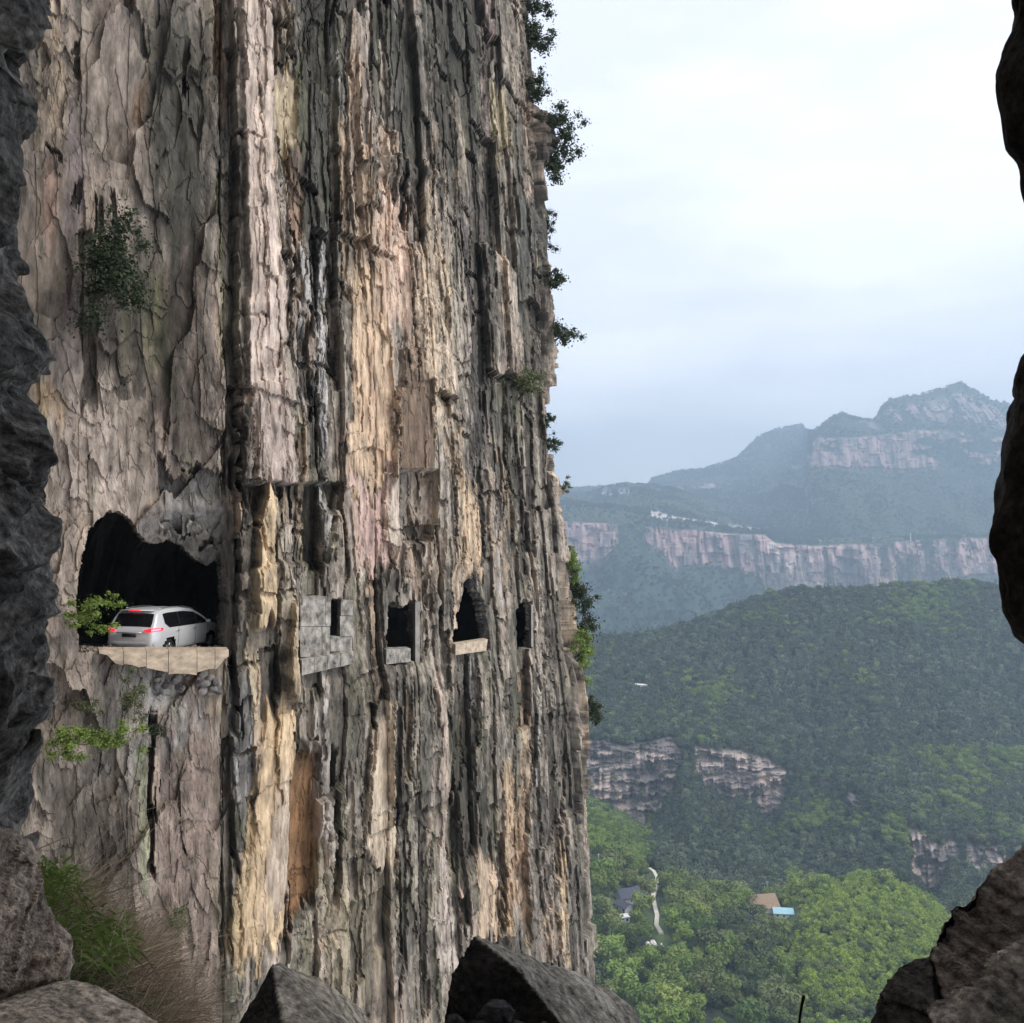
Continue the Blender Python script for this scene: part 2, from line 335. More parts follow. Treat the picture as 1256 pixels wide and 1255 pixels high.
# dark lichen curtain
paint(alb(64, 62, 57), .85, 395, -40, 400, 300, 34, 30, soft=.3, vs=30)
paint(alb(62, 61, 56), .85, 535, -40, 530, 190, 100, 75, soft=.3, vs=30)
paint(C_black, .8, 411, -40, 413, 300, 5, d=-.5, jv=.3)  # deep crack, its shade painted black
paint(C_moss, .5, 372, 60, 374, 200, 8)
for (x0, y0, x1, y1, h) in ((374, 310, 380, 380, 6), (401, 285, 396, 420, 5), (398, 420, 403, 580, 7), (388, 330, 390, 440, 3), (370, 380, 372, 500, 3)):
    paint(C_white, .9, x0, y0, x1, y1, h, d=.2)
for (x0, y0, x1, y1, h) in ((386, 300, 388, 420, 7), (372, 400, 378, 500, 8), (386, 470, 387, 588, 6), (409, 300, 414, 470, 4)):
    paint(C_black, .85, x0, y0, x1, y1, h, d=-.35)
# warm fresh faces in the middle
paint(C_tan, .8, 447, 170, 445, 300, 12, 14)
paint(alb(182, 158, 132), .92, 452, 300, 456, 600, 26, 28, d=.05, soft=.2)
paint(alb(186, 150, 126), .7, 452, 430, 452, 700, 10, 12, soft=.5)
paint(alb(188, 164, 118), .8, 438, 320, 437, 600, 5, 6)
paint(alb(176, 152, 132), .85, 475, 250, 483, 400, 26, 20, soft=.3)
paint(C_dark, .85, 470, 200, 510, 226, 36, 30, d=.4, vs=2, jv=.1, jg=.3)
paint(C_black, .8, 480, 232, 500, 262, 24, 18, d=-.35, vs=4)  # shade painted black below the overhang
paint(C_black, .8, 428, 430, 441, 520, 4, 3, d=-.3)
paint(alb(172, 140, 130), .85, 455, 590, 455, 690, 27, 22, d=-.05, soft=.15)
paint(C_brown, .65, 508, 430, 508, 577, 20, 25, d=.42, vs=1.5, jv=.05, soft=.12)
paint(alb(196, 176, 150), .8, 534, 290, 536, 560, 12, 18, soft=.25)
paint(alb(190, 172, 146), .8, 558, 120, 560, 230, 8, 10)
paint(alb(190, 164, 152), .7, 598, -40, 600, 170, 5, 6)
paint(alb(180, 166, 132), .85, 613, 105, 614, 190, 9, 12, d=-.25)
paint(alb(74, 68, 68), .8, 585, 210, 590, 560, 26, 22, soft=.4, vs=40)
paint(alb(64, 66, 64), .85, 648, 240, 650, 340, 14, 20, soft=.25)
paint(alb(80, 82, 76), .6, 636, 300, 640, 420, 14, 10, soft=.5)
paint(alb(190, 172, 152), .7, 615, 300, 640, 470, 4, 6)
paint(C_dark, .7, 662, 130, 664, 200, 16, d=.5, vs=4, jv=.2)
paint(C_dark, .6, 635, 540, 640, 620, 7, d=-.4)
paint(C_dark, .75, 583, 570, 590, 700, 6, d=-.35)
paint(alb(184, 160, 128), .85, 573, 590, 577, 690, 12, 14, d=.15)
paint(alb(176, 166, 158), .6, 613, 590, 612, 740, 5, 4)
# the roofline of stepped overhangs at the middle height; the shade below them painted dark
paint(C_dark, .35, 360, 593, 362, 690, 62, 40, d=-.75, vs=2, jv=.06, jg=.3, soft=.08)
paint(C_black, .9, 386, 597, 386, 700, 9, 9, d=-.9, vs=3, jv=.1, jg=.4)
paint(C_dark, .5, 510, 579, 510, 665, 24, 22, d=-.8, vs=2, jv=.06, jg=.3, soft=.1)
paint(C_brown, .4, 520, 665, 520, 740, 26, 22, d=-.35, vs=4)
paint(alb(190, 168, 132), .92, 325, 612, 322, 770, 17, 14, d=.55, vs=6, soft=.15)
paint(C_white, .85, 401, 596, 402, 680, 5, 4, d=.45)
paint(alb(170, 150, 122), .7, 436, 600, 440, 680, 8, 6, d=.2)
paint(alb(150, 138, 118), .7, 345, 640, 350, 850, 9, 8, d=.25)
paint(alb(186, 168, 138), .7, 312, 700, 308, 860, 7, 6, d=.2)
paint(alb(196, 172, 138), .9, 357, 740, 355, 850, 6, 8, d=.45)
paint(C_black, .6, 340, 800, 338, 850, 8, d=-.35)
# under the lip above the first opening
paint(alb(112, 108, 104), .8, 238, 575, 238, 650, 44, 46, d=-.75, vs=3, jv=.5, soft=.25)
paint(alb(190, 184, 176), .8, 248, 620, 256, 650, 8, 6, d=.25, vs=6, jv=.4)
# lower half
paint(alb(112, 108, 102), .7, 170, 800, 165, 960, 70, 80, soft=.5, vs=20)
paint(alb(145, 142, 138), .5, 200, 840, 230, 900, 40, soft=.5, vs=15)
paint(alb(118, 102, 92), .8, 232, 900, 236, 1300, 42, 44, soft=.25, vs=20)
paint(alb(76, 70, 62), .75, 120, 960, 110, 1300, 70, 80, soft=.5, vs=30)
paint(C_black, .85, 190, 880, 188, 1075, 5, 4, d=-.5, jv=.3)
paint(alb(118, 122, 96), .7, 176, 930, 182, 1110, 8, 5)
paint(alb(80, 72, 64), .6, 278, 860, 280, 1180, 6, 6, d=-.4)
paint(alb(120, 118, 114), .6, 300, 850, 302, 1000, 16, 12, d=.1)
paint(alb(206, 176, 132), .95, 342, 870, 310, 1180, 22, 34, d=.12, soft=.08, vs=12)
paint(alb(176, 156, 138), .95, 345, 930, 330, 1150, 16, 26, d=.02, soft=.12, vs=14, jg=.6)
paint(alb(226, 194, 140), .8, 314, 960, 300, 1200, 7, 5, soft=.2)
paint(C_rust, .9, 376, 915, 370, 1125, 17, 19, d=-.5, soft=.2, vs=10)
paint(C_moss, .5, 386, 940, 385, 1120, 7, 9)
paint(C_black, .6, 362, 900, 350, 1130, 3, d=-.4)
paint(alb(168, 158, 148), .8, 394, 850, 400, 1040, 12, 14, d=.35)
paint(C_black, .9, 413, 930, 412, 1110, 5, 4, d=-.7, jv=.3)
paint(alb(176, 156, 132), .9, 468, 880, 464, 1050, 15, 20, d=.15, soft=.15)
paint(C_black, .7, 487, 870, 486, 1040, 4, d=-.4)
paint(alb(78, 74, 66), .75, 508, 850, 510, 1010, 18, 16, soft=.3)
paint(alb(170, 150, 132), .7, 541, 840, 545, 1050, 6, 8, d=.15)
paint(alb(72, 70, 58), .7, 578, 880, 574, 1100, 20, 22, soft=.4)
paint(C_dark, .8, 556, 980, 560, 1120, 12, 14, d=-.45)
paint(alb(186, 162, 132), .85, 594, 1040, 600, 1160, 10, 16, d=.1)
paint(C_black, .8, 614, 1040, 615, 1150, 4, d=-.4)
paint(C_orange, .35, 619, 940, 625, 1150, 5, 8, d=.2)
paint(alb(122, 92, 66), .8, 636, 970, 638, 1120, 11, 12, d=-.3)
paint(alb(196, 168, 128), .85, 684, 1020, 692, 1180, 5, 7, d=.15)
paint(alb(186, 172, 160), .6, 545, 1050, 550, 1200, 10)
paint(alb(148, 134, 110), .6, 440, 1060, 430, 1260, 60, 60, soft=.6, vs=40)
for i in range(70):
    u0 = random.uniform(295, 730); v0 = random.uniform(-40, 1150)
    c = random.choice([C_pale, C_tan, C_white, C_dark, C_black, C_dark, C_black, alb(170, 150, 130)])
    paint(c, random.uniform(.4, .85), u0, v0, u0 + (v0 < 600) * 4, v0 + random.uniform(60, 330), random.uniform(2.5, 8), random.uniform(2, 6), d=random.choice([.15, -.25, .1, -.3]))
# grain tint: highlights and crevice shade painted into the rock colour
fine = fbm(SS / .10, BZ / .35, 91, 4, .75); fine2 = fbm(SS / .05, BZ / .12, 92, 3, .8); cr_ = sstep(.25, .6, -gr - .5 * st)
ga = (.45 + .75 * rough_z) * (.65 + .35 * colm)
sk1 = fbm(SS / .42, BZ / 9 + .3 * gr, 94, 5, .6); sk2 = fbm(SS / .5, BZ / 6, 95, 4, .7)
col = mixc(col, C_dark, sstep(.12, .5, sk1) * .5 * (.45 + .55 * colm)); col = mixc(col, C_pale, sstep(.3, .6, -sk1) * .30 * colm); col = mixc(col, C_moss * .8, sstep(.35, .7, sk2) * .3)
lum = np.exp(np.clip((0.30 * gr + 0.28 * st + .34 * fine + .22 * fine2) * ga * .85 + .20 * b1 + .18 * b2_ + .12 * b3_, -1.3, .5)) * (.94 + .12 * colm)
col = mixc(col, C_dark, sstep(.15, .75, fbm(SS / 1.2, BZ / 3.5, 93, 5, .7) - .05 * (1 - colm)) * .6)
col *= lum[..., None]; mxc = col.max(-1, keepdims=True); col = col * np.where(mxc > .30, (.30 + (mxc - .30) * .35) / np.maximum(mxc, 1e-6), 1.0); col = mixc(col, C_black, cr_ * .5 * (.35 + .65 * colm))

# dark lichen curtains, mottled
lich = np.zeros_like(PU)
for z_ in ((395, -40, 395, 300, 34, 28, .9), (545, -40, 540, 235, 100, 70, 1.0), (592, 190, 594, 560, 34, 28, .8), (222, -10, 225, 330, 58, 56, .85), (208, 320, 212, 550, 60, 58, .75), (650, 190, 655, 480, 26, 26, .9),
           (512, 840, 512, 1010, 22, 20, .7), (574, 880, 572, 1110, 26, 28, .8), (700, 780, 712, 1000, 18, 18, .6), (120, 980, 110, 1280, 60, 70, .5), (620, 560, 640, 900, 22, 26, .5)):
    lich = np.maximum(lich, region(*z_[:6], soft=.5, vs=40) * z_[6])
mot = fbm(SS / .55, BZ / 1.6, 96, 6, .72) + .35 * sk1
lm = lich * sstep(-.45, .25, mot); col = mixc(col, alb(60, 58, 51) * (1 + .3 * fine[..., None]), lm * .8)
def hero(c, s, *a, flat=.6, d=0.0, **k):
    """a broad fresh face of smooth stone: flatter and of one colour"""
    global col, disp
    k.setdefault('soft', .12); m = region(*a, **k); g_ = (1 + .10 * st + .10 * fine + .08 * gr + .10 * b3_)[..., None]
    c = np.asarray(c); c = c * min(1.0, .50 / c.max()); col = mixc(col, c * np.clip(g_, .5, 1.4), m * s); disp = disp * (1 - m * flat) + d * m
hero(alb(186, 166, 150), .75, 307, -40, 318, 300, 17, 22, d=.3, flat=.5)
hero(alb(180, 160, 146), .75, 318, 300, 322, 480, 22, 20, d=.32, flat=.5)
hero(alb(150, 134, 122), .85, 332, 470, 335, 592, 22, 24, d=.42, vs=2, jv=.08)
hero(alb(156, 140, 112), .8, 351, 95, 352, 190, 17, 16, d=-.2)
hero(alb(176, 150, 122), .8, 452, 330, 456, 588, 24, 26, d=.1)
hero(alb(168, 142, 122), .7, 478, 250, 486, 400, 22, 18, d=.15, flat=.4)
hero(alb(160, 134, 122), .85, 455, 594, 455, 690, 25, 20, d=0, vs=3)
hero(alb(166, 150, 134), .75, 483, 600, 484, 700, 8, 8, d=.1)
hero(alb(180, 156, 122), .85, 325, 612, 322, 770, 15, 12, d=.5, vs=6, flat=.5)
hero(alb(92, 76, 62), .8, 508, 470, 508, 577, 18, 24, d=.4, vs=1.5, jv=.05)
hero(alb(186, 160, 124), .9, 343, 868, 322, 1180, 20, 30, d=.15, jg=.6)
hero(alb(150, 134, 118), .85, 347, 960, 338, 1130, 11, 20, d=.15, jg=.5, vs=30)
hero(alb(112, 84, 56), .85, 376, 915, 371, 1125, 15, 17, d=-.45, jg=.5)
hero(alb(160, 144, 122), .85, 468, 880, 464, 1050, 14, 18, d=.15)
hero(alb(172, 148, 120), .8, 573, 600, 577, 690, 11, 12, d=.2)
hero(alb(164, 142, 118), .7, 594, 1040, 600, 1160, 10, 14, d=.1)
# ---- tunnel openings
def poly_mask(poly, X, Y):
    ins = np.zeros(X.shape, bool); n = len(poly)
    for i in range(n):
        x0, y0 = poly[i]; x1, y1 = poly[(i + 1) % n]
        c = (y0 > Y) != (y1 > Y)
        ins ^= c & (X < (x1 - x0) * (Y - y0) / ((y1 - y0) or 1e-9) + x0)
    return ins
OPEN = [
 [(98, 800), (93, 740), (95, 705), (107, 658), (120, 636), (138, 628), (156, 632), (166, 642), (174, 654), (186, 664), (200, 668), (212, 662), (228, 668), (240, 684), (252, 692), (264, 698), (274, 690), (287, 694), (287, 800)],
 [(366, 822), (366, 738), (380, 728), (400, 738), (415, 730), (433, 740), (432, 812)],
 [(472, 815), (474, 745), (480, 736), (490, 742), (500, 732), (514, 740), (517, 812)],
 [(556, 802), (557, 756), (563, 730), (571, 710), (580, 712), (588, 728), (595, 750), (599, 798)],
 [(636, 796), (634, 750), (642, 735), (654, 738), (656, 794)]]
near_op = np.zeros_like(disp)
for pl in OPEN:
    a = np.array(pl, float); x0, x1, y0, y1 = a[:, 0].min(), a[:, 0].max(), a[:, 1].min(), a[:, 1].max()
    mx_, my_ = 14, 26
    near_op = np.maximum(near_op, sstep(x0 - mx_, x0, PU) * (1 - sstep(x1, x1 + mx_, PU)) * sstep(y0 - my_, y0, PV) * (1 - sstep(y1, y1 + my_, PV)))
lim = np.clip(disp, -0.6, 0.35)
disp = disp * (1 - near_op * 0.75) + lim * near_op * 0.45
# shift so that the silhouette at the corner stays put
disp = np.clip(disp, -1.25, 1.5)
in_ = sstep(160, 185, PU) * (1 - sstep(278, 292, PU)) * sstep(590 + (PU < 215) * 25, 712, PV) * (PV < 800)
disp = disp * (1 - .6 * in_) - 2.4 * in_ + .35 * in_ * plates(SS / .55, BZ / .6, 99)
col = mixc(col, alb(120, 116, 110), sstep(0, .2, in_) * .7)
ledge = sstep(800, 830, PV) * (1 - sstep(830, 1000, PV)) * colm
disp += 0.25 * ledge
VX = BX + Dx[None, :] * disp; VY = BY + Dy[None, :] * disp; VZ = BZ + 0.05 * gr
VZ[0] = 62.0
UJ = PU + 2.2 * fbm(SS / 0.4, BZ / 0.4, 81, 3) ; VJ = PV + 4.0 * fbm(SS / 0.3, BZ / 0.5, 82, 3) * (PV < 770)
fu = (UJ[:-1, :-1] + UJ[1:, 1:]) / 2; fv = (VJ[:-1, :-1] + VJ[1:, 1:]) / 2
hole = np.zeros(fu.shape, bool)
for pl in OPEN: hole |= poly_mask(pl, fu, fv)
idx = np.arange(NR * NC).reshape(NR, NC)
Q = np.stack([idx[:-1, :-1], idx[1:, :-1], idx[1:, 1:], idx[:-1, 1:]], -1)
Qk = Q[~hole]
e = []
hv = hole[:, 1:] != hole[:, :-1]; r_, c_ = np.nonzero(hv); e.append(np.stack([idx[r_, c_ + 1], idx[r_ + 1, c_ + 1]], -1))
hh = hole[1:, :] != hole[:-1, :]; r_, c_ = np.nonzero(hh); e.append(np.stack([idx[r_ + 1, c_], idx[r_ + 1, c_ + 1]], -1))
E = np.concatenate(e)
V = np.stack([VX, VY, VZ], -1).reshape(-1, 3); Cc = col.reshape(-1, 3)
DD = np.stack([np.tile(Dx, (NR, 1)), np.tile(Dy, (NR, 1)), np.zeros((NR, NC))], -1).reshape(-1, 3)
NNv = np.stack([np.tile(nx, (NR, 1)), np.tile(ny, (NR, 1)), np.zeros((NR, NC))], -1).reshape(-1, 3)
bv, inv = np.unique(E, return_inverse=True); inv = inv.reshape(E.shape)
prevI = bv; newV = [V]; newC = [Cc]; newQ = [Qk]; base = len(V)
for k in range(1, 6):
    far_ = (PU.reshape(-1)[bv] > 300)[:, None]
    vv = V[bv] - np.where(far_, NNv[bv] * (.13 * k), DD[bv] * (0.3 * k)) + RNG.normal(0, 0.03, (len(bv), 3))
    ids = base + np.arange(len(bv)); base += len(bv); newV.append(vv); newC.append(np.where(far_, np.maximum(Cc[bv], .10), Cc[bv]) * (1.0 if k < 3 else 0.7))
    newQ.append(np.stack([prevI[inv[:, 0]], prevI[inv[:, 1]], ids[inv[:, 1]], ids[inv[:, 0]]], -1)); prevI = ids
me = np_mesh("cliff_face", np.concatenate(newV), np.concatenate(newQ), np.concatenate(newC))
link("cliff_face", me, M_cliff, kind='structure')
# cliff top and far side close the massif
top = [(VX[0, j], VY[0, j], 62.0) for j in range(0, NC, 12)] + [(VX[0, -1], VY[0, -1], 62.0)]
nT = len(top); tv = top + [(-45, 120, 62.0), (-45, 3, 62.0)]
bmT = bmesh.new(); vs = [bmT.verts.new(p) for p in tv]; bmT.faces.new(vs)
lo = [bmT.verts.new((p[0], p[1], -230)) for p in (tv[-3], tv[-2], tv[-1], tv[0])]; hi = [vs[-3], vs[-2], vs[-1], vs[0]]
for a in range(3): bmT.faces.new((hi[a], hi[a + 1], lo[a + 1], lo[a]))
meT = bm_mesh(bmT, "cliff_back"); aT = meT.attributes.new('col', 'FLOAT_COLOR', 'POINT')
aT.data.foreach_set('color', np.tile(np.r_[C_grey, 1], len(meT.vertices)).astype(np.float32))
link("cliff_top", meT, M_cliff, kind='structure')

# ------------------------------------------------------------------ road tunnel behind the openings
def z_road(u):
    return float(np.interp(u, [-80, 40, 120, 285, 400, 493, 575, 646, 720], [-3.75, -4.4, -4.95, -5.4, -6.55, -7.15, -7.85, -8.45, -9.3]))
stn = np.linspace(-90, 668, 90); sx, sy = on_wall(stn); st_n = []
for i, u in enumerate(stn):
    t = np.array((sx[min(i + 3, 89)] - sx[max(i - 3, 0)], sy[min(i + 3, 89)] - sy[max(i - 3, 0)])); t /= np.hypot(*t); st_n.append((-t[1], t[0]))
prof = [(1.35, 11.5), (1.4, 8.0), (1.5, 5.4), (2.0, 5.3), (3.2, 5.5), (4.6, 5.2), (5.8, 4.3), (6.5, 3.2), (6.8, 2.0), (6.8, 1.0), (6.7, 0.0), (5.0, 0), (3.0, 0), (1.3, -0.02), (1.3, -0.6), (1.3, -3.5)]
pv = []
for i, u in enumerate(stn):
    z0 = z_road(u); n_ = st_n[i]
    for j, (a, z) in enumerate(prof):
        q = 0.35 * math.sin(i * 1.7 + j * 2.1) * math.sin(i * 0.61 + j) + random.uniform(-.12, .12)
        if j in (10, 11, 12, 13): q = 0
        pv.append((sx[i] + n_[0] * (a + q * (3 < j < 10)), sy[i] + n_[1] * (a + q * (3 < j < 10)), z0 + z + q * (1 < j < 9)))
np_ = len(prof); qs = [(i * np_ + j, i * np_ + j + 1, (i + 1) * np_ + j + 1, (i + 1) * np_ + j) for i in range(89) for j in range(np_ - 1)]
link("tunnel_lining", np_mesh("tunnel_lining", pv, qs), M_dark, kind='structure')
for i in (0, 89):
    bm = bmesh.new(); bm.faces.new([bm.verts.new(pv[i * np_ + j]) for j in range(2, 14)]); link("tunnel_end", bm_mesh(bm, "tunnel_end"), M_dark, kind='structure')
rv = []
for i, u in enumerate(stn):
    for a in (0.15, 2.2, 4.3, 6.5): rv.append((sx[i] + st_n[i][0] * a, sy[i] + st_n[i][1] * a, z_road(u) + 0.02))
link("road", np_mesh("road", rv, [(i * 4 + j, i * 4 + j + 1, (i + 1) * 4 + j + 1, (i + 1) * 4 + j) for i in range(89) for j in range(3)]), M_road, kind='structure')

def wallpt(u, v, off=0.0):
    """a point on the undisplaced wall under photograph position (u, v), off metres outwards"""
    uu = u - 0
    for _ in range(6):
        x, y = on_wall(uu); x = float(x); y = float(y); z = -(v - CY) / F0 * y; X = x - float(lean_of(uu)) * z
        uu += u - (CX + F0 * X / y)
    j = int(np.clip(np.searchsorted(U, uu), 1, NC - 1))
    return Vector((X + Dx[j] * off, y + Dy[j] * off, z))
def wallpt_s(u, v, off=0.0):
    """a point on the real, displaced rock surface"""
    j = int(np.argmin(np.abs(PU[np.argmin(np.abs(vrows - v))] - u)))
    i = int(np.argmin(np.abs(PV[:, j] - v)))
    return Vector((VX[i, j] + Dx[j] * off, VY[i, j] + Dy[j] * off, VZ[i, j]))

def slab(name, pts_top, pts_bot, out0, out1, mat, parent=None, rag=0.0, **kw):
    """wall-hugging slab: lists of (u,v) for the top and the bottom edge, from out0 to out1 metres outwards"""
    bm = bmesh.new(); n = len(pts_top); R = []
    for k in range(n):
        a = [wallpt(*pts_top[k], out1), wallpt(*pts_top[k], out0), wallpt(*pts_bot[k], out0), wallpt(*pts_bot[k], out1)]
        if rag:
            for p in a[2:]: p.z += random.uniform(-rag, rag)
        R.append([bm.verts.new(p) for p in a])
    for a, b in zip(R, R[1:]):
        for j in range(4): bm.faces.new((a[j], a[(j + 1) % 4], b[(j + 1) % 4], b[j]))
    bm.faces.new(R[0][::-1]); bm.faces.new(R[-1])
    bmesh.ops.bevel(bm, geom=[e_ for e_ in bm.edges if e_.calc_face_angle(0) > 0.6], offset=0.025, segments=1, affect='EDGES')
    return link(name, bm_mesh(bm, name), mat, parent, **kw)
def spread_pts(x0, y0, x1, y1, n): return [(x0 + (x1 - x0) * i / (n - 1), y0 + (y1 - y0) * i / (n - 1)) for i in range(n)]
# kerb of the first opening: sandstone-coloured concrete blocks
kb = thing("concrete_kerb", "long sandy concrete kerb along the edge of the road beside the white car", "kerb", wallpt(200, 800))
bpts = {120: 800, 150: 812, 178: 818, 205: 822, 240: 823, 262: 818, 279: 800}
ks = list(bpts)
for a, b in zip(ks, ks[1:]):
    o = slab("kerb_block", spread_pts(a + .3, 795, b - .3, 795, 4), spread_pts(a + .3, bpts[a], b - .3, bpts[b], 4), -0.25, 0.42 + random.uniform(-.02, .02), M_conc, rag=.09)
    o.parent = kb; o.matrix_parent_inverse = Matrix.Translation(kb.location).inverted()
def kerb(lbl, tops, bots, mat, o0=-.2, o1=.45, n=4, name="concrete_kerb", cat="kerb"):
    c = wallpt((tops[0] + tops[2]) / 2, (tops[1] + tops[3]) / 2)
    k = thing(name, lbl, cat, c)
    for i in range(n):
        f = lambda t, s: (t[0] + (t[2] - t[0]) * s, t[1] + (t[3] - t[1]) * s)
        a, b = i / n + .004, (i + 1) / n - .004
        o = slab("kerb_block", [f(tops, a), f(tops, b)], [f(bots, a), f(bots, b)], o0, o1 + random.uniform(-.015, .015), mat, rag=.02)
        o.parent = k; o.matrix_parent_inverse = Matrix.Translation(c).inverted()
    return k
kerb("pale grey concrete ledge under the stone wall with the narrow window", (366, 808, 430, 797), (366, 826, 430, 812), M_conc2, n=4)
kerb("short pale grey concrete kerb at the square opening right of the stone wall", (470, 795, 500, 794), (470, 813, 500, 810), M_conc2, n=2)
kerb("tan concrete kerb under the pointed black opening", (555, 789, 595, 783), (555, 802, 593, 797), M_conc, n=3)
# stone wall with a slit window in the second opening
sw_ = thing("stone_wall", "grey stone block wall with a narrow dark window filling a tunnel opening", "wall", wallpt(400, 800))
def stone(t, b, mat=M_conc2, o1=.12, nm="stone_block", par=sw_):
    o = slab(nm, t, b, -.35, o1 + random.uniform(-.03, .03), mat, rag=.015); o.parent = par; o.matrix_parent_inverse = Matrix.Translation(par.location).inverted()
rows_ = [(731, 768), (768.5, 806)]
for (y0, y1), cuts in zip(rows_, ([367, 398, 405], [367, 394, 404])):
    for a, b in zip(cuts, cuts[1:]): stone([(a + .3, y0), (b - .3, y0)], [(a + .3, y1), (b - .3, y1 - .3)])
for a, b, y0, y1 in ((417, 432, 736, 755), (416, 432, 755.5, 780), (404.4, 431, 780.5, 799)): stone([(a, y0), (b, y0)], [(a, y1), (b, y1)])
# concrete jambs
def jamb(lbl, u0, u1, v0, v1, o0, o1, mat):
    o = slab("concrete_pillar", [(u0, v0), (u1, v0)], [(u0, v1), (u1, v1)], o0, o1, mat); o['label'] = lbl; o['category'] = 'pillar'; return o
jamb("slim pale concrete pillar on the right side of the square opening", 508.5, 514, 738, 818, -.3, .12, M_jamb)
jamb("thin pale post at the right side of the farthest opening", 651, 653.5, 742, 793, -.3, .1, M_jamb)

# loose rubble under the first kerb
def rock_mesh(name, seed, size=1.0, sub=3, facets=14, noise=0.06, squash=(1, 1, 1), tint=(100, 96, 92)):
    bm = bmesh.new(); bmesh.ops.create_icosphere(bm, subdivisions=sub, radius=1)
    rr = random.Random(seed); pl = []
    for _ in range(facets):
        n_ = Vector((rr.gauss(0, 1), rr.gauss(0, 1), rr.gauss(0, 1))).normalized(); pl.append((n_, rr.uniform(0.6, 1.0)))
    for v in bm.verts:
        d = v.co.normalized(); r = min([h / max(n_.dot(d), 1e-3) for n_, h in pl if n_.dot(d) > 0.05] + [1.25])
        v.co = d * r
        v.co = Vector((v.co.x * squash[0], v.co.y * squash[1], v.co.z * squash[2])) * size
    me = bm_mesh(bm, name); n = len(me.vertices); co = np.empty(n * 3, np.float32); me.vertices.foreach_get('co', co); co = co.reshape(-1, 3)
    f = fbm(co[:, 0] / size * 3 + seed, co[:, 1] / size * 3 + co[:, 2] / size * 2.3, seed, 4)
    co *= (1 + noise * f)[:, None]; me.vertices.foreach_set('co', co.ravel())
    a = me.attributes.new('col', 'FLOAT_COLOR', 'POINT'); c = np.ones((n, 4), np.float32); c[:, :3] = alb(*tint) * (1 + .3 * f[:, None]); a.data.foreach_set('color', c.ravel())
    return me
protos = [rock_mesh("rubble_stone", 100 + i, 1.0, 2, 10, .05, tint=t) for i, t in enumerate(((120, 116, 112), (140, 132, 124), (90, 84, 82), (150, 140, 128)))]
for i in range(46):
    u_ = random.uniform(190, 268); v_ = random.uniform(822, 850) - (u_ < 215) * 4
    s_ = random.uniform(.09, .2)
    o = link("rubble_stone", protos[i % 4], M_near, label="small grey stone in the rubble packed under the sandy kerb", cat="stone", group="rubble stones under the kerb by the car")
    p = wallpt_s(u_, v_, .05); o.location = p; o.scale = (s_, s_, s_ * .7); o.rotation_euler = (random.random() * 6, random.random() * 6, random.random() * 6)

# ------------------------------------------------------------------ the white car
car = thing("parked_car", "white people carrier with red tail lamps driving into the dark tunnel opening", "car")
CL, CW = 4.75, 0.93
def hw_of(s): return CW * float(np.interp(s, [0, .04, .15, .4, 3.8, 4.3, 4.6, 4.75], [.78, .87, .94, 1.0, 1.0, .94, .8, .6]))
def top_of(s): return float(np.interp(s, [0, .03, .10, .42, .60, 1.0, 2.0, 2.7, 3.1, 3.75, 4.3, 4.65, 4.75], [.88, 1.0, 1.10, 1.58, 1.66, 1.70, 1.70, 1.62, 1.45, 1.08, .96, .80, .66]))
def bot_of(s): return float(np.interp(s, [0, .1, .5, 4.2, 4.75], [.42, .32, .22, .22, .34]))
BELT = 1.02
def side_y(s, z):
    h = hw_of(s)
    if z <= BELT: return h * (0.93 + 0.07 * math.sin(PI * min(1, max(0, (z - .2) / 1.15))))
    t = (z - BELT) / 0.68; return h * (0.985 - 0.24 * t ** 1.25)
def body_ring(s):
    b, t = bot_of(s), top_of(s); pts = [(0, b), (side_y(s, b) * .6, b), (side_y(s, b) * .95, b + .02)]
    for k in range(1, 15):
        z = b + (t - .05 - b) * k / 14; pts.append((side_y(s, z), z))
    y = side_y(s, t - .05); pts += [(y * .97, t - .02), (y * .88, t), (y * .5, t + .015), (0, t + .02)]
    return pts + [(-a, z) for a, z in pts[-2:0:-1]]
SL = sorted(set([0, .02, .05, .10] + [round(x, 3) for x in np.linspace(.16, 4.6, 46)] + [4.68, 4.75]))
bm = bmesh.new(); R = []
for s in SL: R.append([bm.verts.new((s, y, z)) for y, z in body_ring(s)])
for a, b in zip(R, R[1:]):
    for j in range(len(a)): bm.faces.new((a[j], b[j], b[(j + 1) % len(a)], a[(j + 1) % len(a)]))
bm.faces.new(R[0]); bm.faces.new(R[-1][::-1])
# wheel arches: cut
WHEELS = (0.98, 3.78)
cut = [f for f in bm.faces if any(abs(math.hypot(f.calc_center_median().x - w_, f.calc_center_median().z - .36)) < .40 for w_ in WHEELS) and abs(f.calc_center_median().y) > .6]
bmesh.ops.delete(bm, geom=cut, context='FACES')
def part(name, bm, mat, parent=car, smooth=True, **k): return link(name, bm_mesh(bm, name, smooth), mat, parent, **k)
part("body", bm, M_paint)
def patch(fn, nu, nv, name, mat, thick=0.0, parent=car, **k):
    bm = bmesh.new(); g = [[bm.verts.new(fn(i / (nu - 1), j / (nv - 1))) for j in range(nv)] for i in range(nu)]
    for i in range(nu - 1):
        for j in range(nv - 1): bm.faces.new((g[i][j], g[i + 1][j], g[i + 1][j + 1], g[i][j + 1]))
    if thick: bmesh.ops.solidify(bm, geom=bm.faces[:], thickness=thick)
    return part(name, bm, mat, parent, **k)
